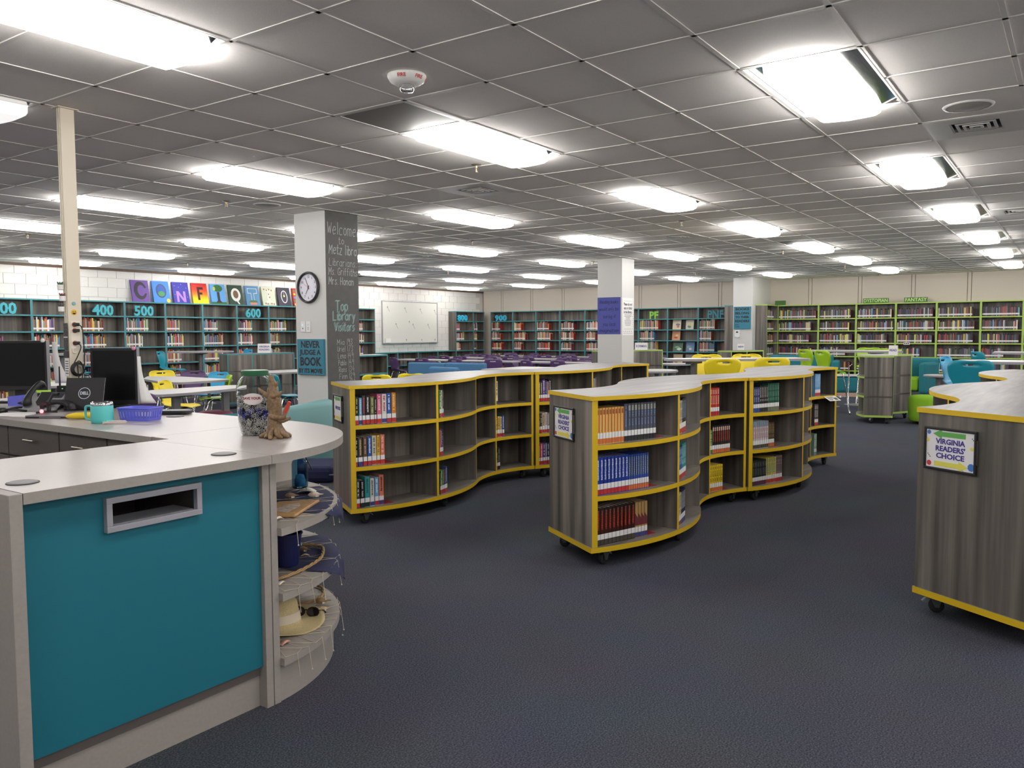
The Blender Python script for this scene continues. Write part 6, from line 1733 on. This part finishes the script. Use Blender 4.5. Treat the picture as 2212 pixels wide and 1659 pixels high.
# bottom shelf
STRAW = mat('woven straw', (206, 188, 142), .85, noise=.16, nscale=240, bump=.8)
t = thing('straw_hat', 'cream straw sun hat with pale band on the bottom corner shelf', 'hat', (2.285, 2.86, .1825), R_(-40))
b = MB(); N = 36
prof = [(.001, .128), (.05, .127), (.08, .118), (.092, .1), (.098, .06), (.103, .022), (.11, .012), (.15, .008), (.19, .014), (.205, .02)]
b.lathe([(r_, z_) for r_, z_ in reversed(prof)], N, cap=False)
for i, v in enumerate(b.v):
    x, y, z = v; rr = math.hypot(x, y)
    if rr > .11: z += .016 * math.sin(2 * math.atan2(y, x)) * (rr - .11) / .09
    b.v[i] = (x * 1.04, y * .86, max(z, .001))
o = b.obj('crown', STRAW, t, smooth=True); md = o.modifiers.new('s', 'SOLIDIFY'); md.thickness = .003
b = MB(); b.lathe([(.1055, .024), (.1035, .042), (.1005, .062)], N, cap=False)
b.v = [(x * 1.045, y * .866, z) for x, y, z in b.v]
b.obj('band', mat('pale hat ribbon', (222, 210, 190), .8), t, smooth=True)
t = thing('sunglasses', 'dark brown sunglasses resting on the straw hat brim', 'sunglasses', (2.42, 2.815, .213), R_(-62))
SGM = mat('dark brown acetate', (48, 32, 26), .15)
Rs = Matrix.Rotation(R_(-20), 4, 'X')
for s in (-1, 1):
    b = MB(); pts = [(s * .033 + .027 * math.cos(a), .0, .02 * math.sin(a)) for a in [2 * PI * k / 18 for k in range(19)]]
    b.tube([Rs @ Vector(p) for p in pts], .0032, 6); rim = b.obj('rim', SGM, t, smooth=True)
    b = MB(); b.add([tuple(Rs @ Vector(p)) for p in pts[:-1]], [tuple(range(18))]); b.obj('lens', mat('dark lens', (30, 26, 28), .05), rim)
    b = MB(); b.tube([Rs @ Vector((s * .06, 0, .008)), Rs @ Vector((s * .062, .06, .01)), Rs @ Vector((s * .06, .1, -.004))], .003, 6); b.obj('temple', SGM, t, smooth=True)
b = MB(); b.tube([Rs @ Vector((-.007, 0, .006)), Rs @ Vector((0, 0, .009)), Rs @ Vector((.007, 0, .006))], .0028, 6); b.obj('bridge', SGM, t)
conch('large tan spiral shell right of the hat, bottom shelf', 2.60, 2.905, .1825, .026, (166, 134, 96), R_(-45))
conch('small cream spiral shell near the bottom shelf edge', 2.535, 2.825, .1825, .018, (222, 196, 150), R_(-30))
scallop('pink fan shell on the bottom shelf by the post', 2.165, 2.655, .1825, .028, (206, 156, 140), R_(10))
t = thing('white_starfish', 'small white starfish behind the straw hat brim', 'starfish', (2.495, 2.905, .19), R_(-50))
for k in range(5):
    a = R_(20 + 72 * k); b = MB(); b.tube([(0, 0, .002), (.035 * math.cos(a), .035 * math.sin(a), .0), (.052 * math.cos(a), .052 * math.sin(a), -.003)], [.010, .007, .002], 8); b.obj('arm', mat('white starfish', (222, 214, 206), .7), t, smooth=True)
t = thing('brown_box', 'dark brown wooden box at the back of the bottom corner shelf', 'box', (2.58, 3.16, .1805), R_(10))
part_box('body', WB, t, -.07, .07, -.05, .09, 0, .16, .003); part_box('lid', WB, t, -.072, .072, -.052, .092, .161, .18, .003)

# ------------------------------------------------------------------ wall clock, signs, switches on the columns (faces towards -x)
t = thing('wall_clock', 'round black rimmed wall clock on the chalkboard column', 'clock', (6.48, 7.364, 1.99), -PI / 2)
TX = Matrix.Rotation(PI / 2, 4, 'X')
b = MB(); b.lathe([(.158, 0), (.182, .002), (.184, .02), (.178, .034), (.166, .038), (.158, .03), (.156, .012)], 48, 0, TX, cap=False); b.obj('rim', mat('black clock rim', (44, 42, 44), .4), t, smooth=True, fix=True)
b = MB(); b.lathe([(.001, .011), (.158, .011)], 48, 0, TX, cap=False); b.obj('dial', mat('clock dial', (226, 224, 236), .5), t, fix=True)
for k in range(12):
    a = R_(90 - 30 * (k + 1)); text('numeral', str(k + 1), .04, BLACK, t, (.122 * math.cos(a), -.0122, .122 * math.sin(a)), FACE_MY, .0006, .0003)
def hand(name, ang, L, w, m, y):
    b = MB(); b.prism([(-w / 2, -.025), (w / 2, -.025), (w * .3, L), (-w * .3, L)], 0, .001); o = b.obj(name, m, t, (0, y, 0)); o.rotation_euler = (PI / 2, 0, 0)
    o.rotation_euler = (PI / 2, R_(ang), 0)
hand('minute_hand', -24, .125, .008, BLACK, -.014); hand('hour_hand', 209, .09, .010, BLACK, -.0155); hand('second_hand', -58, .1, .003, RDS, -.017)
b = MB(); b.lathe([(.007, .0), (.007, .018), (.001, .018)], 12, 0, TX); b.obj('hub', BLACK, t)
def plate(label, name, cat, x, y, z, w, h, m, d=.008, rz=-PI / 2, group=None):
    t = thing(name, label, cat, (x, y, z), rz, group)
    b = MB(); b.box(-w / 2, w / 2, -d, 0, -h / 2, h / 2); b.obj('plate', m, t, bevel=.0015)
    return t
PLATE = mat('white switch plate', (226, 226, 226), .4)
t = plate('left white light switch with lit button on the chalkboard column', 'light_switch', 'switch', 6.48, 7.478, 1.538, .074, .124, PLATE, .008, -PI / 2, 'light switches')
b = MB(); b.box(-.014, .014, -.012, -.008, .005, .032); b.obj('button', mat('lit button', (240, 250, 250), .3), t); b = MB(); b.box(-.008, .008, -.010, -.008, -.03, -.015); b.obj('print', STEEL, t)
t = plate('right white light switch with small dots on the chalkboard column', 'light_switch', 'switch', 6.48, 7.385, 1.535, .074, .124, PLATE, .008, -PI / 2, 'light switches')
b = MB()
for z in (.02, -.01, -.022, -.034): b.box(-.005, .005, -.010, -.008, z, z + .007)
b.obj('button', STEEL, t)
t = plate('dark grey power outlet low on the chalkboard column', 'power_outlet', 'outlet', 6.48, 7.29, .462, .085, .125, mat('dark outlet plate', (70, 70, 70), .5))
for z in (-.028, .028):
    b = MB(); b.box(-.016, .016, -.010, -.008, z - .014, z + .014); b.obj('socket', BLACK, t)
TEALB = mat('teal canvas', (46, 120, 142), .6)
def lettering_sign(label, name, y, z, w, h, m, d, lines, x=6.48):
    t = thing(name, label, 'sign', (x, y, z), -PI / 2)
    b = MB(); b.box(-w / 2, w / 2, -d, 0, -h / 2, h / 2); b.obj('canvas', m, t, bevel=.003)
    for (s, zz, size, ww, bold) in lines:
        text('lettering', s, size, BLACK, t, (0, -d - .0004, zz), FACE_MY, .001, bold, width=ww)
    return t
lettering_sign('teal canvas reading NEVER JUDGE A BOOK BY ITS MOVIE on the column', 'canvas_sign', 7.334, 1.185, .45, .415, TEALB, .03, (('NEVER', .142, .108, .32, .0035), ('JUDGE A', .052, .08, .36, .003), ('BOOK', -.058, .135, .36, .005), ('BY ITS MOVIE', -.163, .07, .40, .003)))
t = lettering_sign('teal canvas reading BOOKS BELONG TO THEIR READERS on the pilaster', 'canvas_sign', 7.265, 1.807, .45, .585, TEALB, .03, (('BOOKS', .225, .085, .36, .004), ('BELONG', .12, .085, .37, .004), ('TO THEIR', .018, .075, .37, .004), ('READERS', -.085, .085, .38, .004)), 21.03)
text('lettering', 'JOHN', .035, BLACK, t, (-.14, -.031, -.18), FACE_MY, .001, .001, width=.1); text('lettering', 'COOPER', .035, BLACK, t, (-.13, -.031, -.235), FACE_MY, .001, .001, width=.12)
t = plate('small white thermostat under the teal sign on the pilaster', 'thermostat', 'thermostat', 21.03, 7.395, 1.40, .13, .17, PLATE, .03)
b = MB(); b.box(-.03, .03, -.032, -.03, .02, .055); b.obj('display', BLACK, t); b = MB(); b.box(-.045, .045, -.02, 0, -.115, -.086); b.obj('cover', PLATE, t)
# posters on the white column
t = thing('poster', 'indigo poster with handwritten quote about boring books on the white column', 'poster', (13.93, 7.414, 1.766), -PI / 2)
b = MB(); b.box(-.248, .248, -.002, 0, -.352, .352); b.obj('sheet', mat('indigo poster paper', (76, 82, 158), .7), t)
PEN = mat('dark navy ink', (34, 34, 74), .8)
strokes_obj('lettering', [('Reading books', -.20, .235, .062, .006, .15, .12, .40), ('would only be', -.21, .10, .062, .006, .15, .12, .42), ('boring if', -.12, -.045, .066, .006, .15, .12, .27), ('you lack', -.13, -.195, .072, .006, .15, .12, .28), ('imagination', -.205, -.31, .06, .008, .15, .12, .42)], PEN, t, (0, -.0026, 0), (0, 0, 0))
t = thing('poster', 'white Please do not eat or drink in the library poster', 'poster', (14.187, 7.14, 1.75), 0)
b = MB(); b.box(-.238, .238, -.002, 0, -.355, .355); b.obj('sheet', PAPER, t)
DK = mat('dark poster print', (52, 54, 66), .7)
for k, s in enumerate(('Please do not', 'eat or drink', 'in the library.')): text('lettering', s, .075, DK, t, (-.01, -.0025, .235 - k * .075), FACE_MY, .0006, .002, width=.34)
b = MB()
r = random.Random(2)
for k in range(8): w = r.uniform(.09, .15); b.box(-.01 - w, -.01 + w, -.0026, -.002, .03 - k * .028, .037 - k * .028)
for x0, x1, z in ((-.17, .15, .295), (-.17, .15, -.24)): b.box(x0, x1, -.0026, -.002, z, z + .003)
for k in range(15): b.box(.19 + .01 * (k % 2), .205 + .01 * (k % 2), -.0026, -.002, .32 - k * .04, .332 - k * .04)
for k in range(5):
    for q in range(2): b.box(-.19 + k * .08 + q * .02, -.17 + k * .08 + q * .02, -.0026, -.002, -.29 - q * .035, -.278 - q * .035)
b.obj('print', DK, t)
# ------------------------------------------------------------------ whiteboard
t = thing('whiteboard', 'large wall mounted whiteboard with thin marks above the low teal bookcases', 'whiteboard', (18.82, YL - .008, 1.775), 0)
W2, H2 = 1.235, .61
b = MB(); b.box(-W2, W2, -.02, 0, -H2, H2); b.obj('board', mat('whiteboard enamel', (222, 222, 214), .25), t)
ALF = mat('aluminium board frame', (176, 178, 184), .35, metal=.6)
b = MB()
for (x0, x1, z0, z1) in ((-W2 - .02, W2 + .02, H2, H2 + .025), (-W2 - .02, W2 + .02, -H2 - .025, -H2), (-W2 - .025, -W2, -H2, H2), (W2, W2 + .025, -H2, H2)): b.box(x0, x1, -.032, 0, z0, z1)
b.obj('frame', ALF, t)
b = MB(); b.box(-W2, W2, -.10, -.02, -H2 - .03, -H2 - .018); b.obj('tray', ALF, t)
b = MB(); b.box(-W2 + .09, -W2 + .32, -.05, -.02, -H2, -H2 + .13); b.obj('eraser_box', WHITE, t, bevel=.01)
b = MB()
for (x, z) in ((-.98, .38), (-.22, .36), (.48, .34), (1.16, .32), (-.62, -.12), (.14, -.13), (.84, -.13), (-.2, -.55), (.5, -.56), (1.14, -.56), (-.06, .0)):
    L = .16 if z > -.3 and not (x == -.06) else .05
    T_ = Matrix.Translation((x, 0, z)) @ Matrix.Rotation(R_(55), 4, 'Y'); b.box(-L / 2, L / 2, -.0206, -.02, -.007, .007, 0, T_); b.box(-L / 2 - .02, -L / 2 + .02, -.0206, -.02, -.012, .03, 0, T_)
b.obj('marks', mat('faint grey marks', (150, 150, 148), .6), t)
# ------------------------------------------------------------------ canvases leaning along the top of the left bookcases
def canvas(k, label, bg, shapes):
    x = 9.83 + .488 * k
    t = thing('painted_canvas', label, 'painting', (x + .2, 16.73, CH), 0, None)
    R0 = Matrix.Rotation(R_(-12), 4, 'X')
    b = MB(); b.box(-.2, .2, 0, .03, .003, .49, 0, R0); b.obj('canvas', bg, t)
    for q, (nm, m, pts) in enumerate(shapes):
        b = MB(); b.add([tuple(R0 @ Vector((px_, -.0012 - .0006 * q, pz_))) for px_, pz_ in pts], [tuple(range(len(pts)))]); b.obj(nm, m, t)
    return t
PM = lambda n, c: mat('paint ' + n, c, .6)
ell = lambda cx, cz, rx, rz_, n=20: [(cx + rx * math.cos(a), cz + rz_ * math.sin(a)) for a in [2 * PI * k / n for k in range(n)]]
rc = lambda x0, x1, z0, z1: [(x0, z0), (x1, z0), (x1, z1), (x0, z1)]
PURP = PM('violet', (104, 70, 150)); BLK = PM('near black', (36, 32, 40)); WHT = PM('white', (232, 230, 226))
canvas(0, 'purple canvas with a dark letter C, first in the row', PURP, [('painted_letter', BLK, ell(0, .26, .15, .2)), ('painted_letter', PURP, ell(.02, .26, .085, .125)), ('painted_letter', PURP, rc(.07, .17, .2, .32))])
canvas(1, 'bright blue canvas with a dark ringed letter O and small sun', PM('bright blue', (62, 130, 206)), [('painted_letter', PM('slate', (56, 66, 104)), ell(0, .27, .125, .16)), ('painted_letter', PM('deep blue', (40, 84, 170)), ell(0, .27, .095, .13)), ('painted_hill', PM('meadow green', (64, 140, 80)), ell(0, .205, .08, .06)), ('painted_sun', PM('sun yellow', (240, 196, 50)), ell(.15, .05, .045, .05, 12))])
canvas(2, 'dark blue canvas with a lilac letter N', PM('royal night', (52, 50, 150)), [('painted_letter', PM('lilac', (168, 120, 214)), rc(-.12, -.065, .03, .28)), ('painted_letter', PM('lilac', (168, 120, 214)), rc(.05, .105, .03, .28)), ('painted_letter', PM('lilac', (168, 120, 214)), [(-.12, .28), (-.06, .28), (.105, .03), (.045, .03)])] + [('painted_star', WHT, ell(x, z, .006, .006, 6)) for x, z in ((-.15, .4), (.14, .36), (-.16, .2), (.15, .15), (.02, .44), (-.05, .37))])
def sunset():
    m = bpy.data.materials.new('paint sunset'); m.use_nodes = True; nt = m.node_tree
    tc = nt.nodes.new('ShaderNodeTexCoord'); sx = nt.nodes.new('ShaderNodeSeparateXYZ'); r = nt.nodes.new('ShaderNodeValToRGB')
    mm = nt.nodes.new('ShaderNodeMath'); mm.operation = 'MULTIPLY'; mm.inputs[1].default_value = 2.0
    nt.links.new(tc.outputs['Object'], sx.inputs[0]); nt.links.new(sx.outputs['Z'], mm.inputs[0]); nt.links.new(mm.outputs[0], r.inputs['Fac']); nt.links.new(r.outputs['Color'], nt.nodes['Principled BSDF'].inputs['Base Color'])
    e = r.color_ramp.elements; e[0].color = (*lin((250, 220, 30)), 1); e[0].position = .15; e[1].color = (*lin((170, 30, 36)), 1); e[1].position = .95
    k = e.new(.45); k.color = (*lin((250, 120, 30)), 1); k = e.new(.65); k.color = (*lin((226, 60, 36)), 1)
    return m
DKR = PM('dark maroon', (56, 22, 20))
canvas(3, 'red to yellow sunset canvas with dark letter F', sunset(), [('painted_letter', DKR, rc(-.07, -.01, .09, .4)), ('painted_letter', DKR, rc(-.01, .09, .34, .4)), ('painted_letter', DKR, rc(-.01, .06, .22, .275))])
TRB = PM('trunk brown', (56, 44, 44)); LEAF = PM('leaf green', (52, 104, 54))
canvas(4, 'sky blue canvas with a green tree shaped as letter I', PM('sky blue', (96, 160, 220)), [('painted_grass', LEAF, rc(-.2, .2, .004, .06)), ('painted_trunk', TRB, [(-.035, .3), (.035, .3), (.035, .1), (.09, .04), (-.09, .04), (-.035, .1)]), ('painted_crown', LEAF, ell(0, .39, .13, .085)), ('painted_crown', PM('light leaf', (190, 190, 80)), ell(-.1, .38, .035, .05))])
canvas(5, 'dark green canvas with a white letter C over an animal face', PM('forest green', (40, 70, 48)), [('painted_letter', WHT, ell(0, .25, .135, .165)), ('painted_face', PM('tan brown', (120, 90, 62)), ell(0, .26, .075, .1)), ('painted_letter', WHT, [(.0, .1), (.05, .1), (.09, .02), (.05, .02)])])
canvas(6, 'steel blue canvas with outlined letter T and plants in a box', PM('steel blue', (78, 136, 178)), [('painted_letter', WHT, rc(-.14, .14, .3, .43)), ('painted_letter', PM('steel blue', (78, 136, 178)), rc(-.128, .128, .312, .418)), ('painted_letter', WHT, rc(-.045, .045, .1, .312)), ('painted_letter', PM('steel blue', (78, 136, 178)), rc(-.034, .034, .1, .33)), ('painted_plants', LEAF, ell(0, .09, .13, .045, 11)), ('painted_box', PM('brick pink', (206, 128, 112)), rc(-.1, .1, .015, .075))])
FLW = PM('flower rust', (160, 84, 64))
canvas(7, 'pale sage canvas with letter I made of flowers', PM('pale sage', (196, 202, 178)), [('painted_letter', PM('cream', (226, 222, 200)), rc(-.035, .035, .08, .4)), ('painted_letter', PM('cream', (226, 222, 200)), rc(-.09, .09, .08, .13)), ('painted_letter', PM('cream', (226, 222, 200)), rc(-.09, .09, .37, .42))] + [('painted_flower', FLW, ell(x, z, .02, .022, 8)) for x, z in ((-.12, .42), (-.05, .4), (.03, .42), (.1, .4), (0, .3), (.02, .22), (-.12, .06), (-.06, .05), (.06, .06), (.13, .05))])
canvas(8, 'near black canvas with a white letter O and yellow moon', PM('midnight', (46, 42, 58)), [('painted_letter', WHT, ell(0, .25, .1, .165)), ('painted_letter', PM('midnight', (46, 42, 58)), ell(0, .25, .082, .145)), ('painted_moon', PM('moon yellow', (226, 216, 120)), ell(0, .27, .025, .028)), ('painted_line', WHT, rc(-.003, .003, .3, .39))])
canvas(9, 'canvas striped in red, yellow and green dots beside the column', PM('brick red', (176, 46, 40)), [('painted_dot', PM(n, c), ell(-.15 + .1 * (k % 4), .06 + .09 * (k // 4), .03, .03, 10)) for k, (n, c) in enumerate([('sun yellow', (240, 196, 50)), ('lego green', (60, 130, 60)), ('bright blue', (62, 130, 206))] * 6)])
# red rug corner and dark blue cushion on the floor past the desk
t = thing('red_rug', 'red patterned rug corner on the carpet past the corner shelves', 'rug', (4.3, 5.75, 0), R_(20))
b = MB(); b.box(-.45, .45, -.35, .35, 0, .008); b.obj('field', mat('red patterned rug', (176, 112, 92), .95, noise=.5, nscale=30), t)
b = MB()
for (x0, x1, y0, y1) in ((-.48, .48, -.38, -.35), (-.48, .48, .35, .38), (-.48, -.45, -.35, .35), (.45, .48, -.35, .35)): b.box(x0, x1, y0, y1, 0, .009)
b.obj('border', mat('red rug border', (170, 40, 46), .95), t)
t = thing('navy_floor_cushion', 'navy square floor cushion beside the chalkboard column base', 'cushion', (5.55, 6.35, 0), R_(35))
part_box('cushion', NAVY, t, -.3, .3, -.3, .3, .0, .16, .05); b = MB(); b.tube([(-.29, -.29, .08), (.29, -.29, .08), (.29, .29, .08), (-.29, .29, .08), (-.29, -.29, .08)], .008, 6); b.obj('piping', mat('pale piping', (120, 126, 150), .8), t)
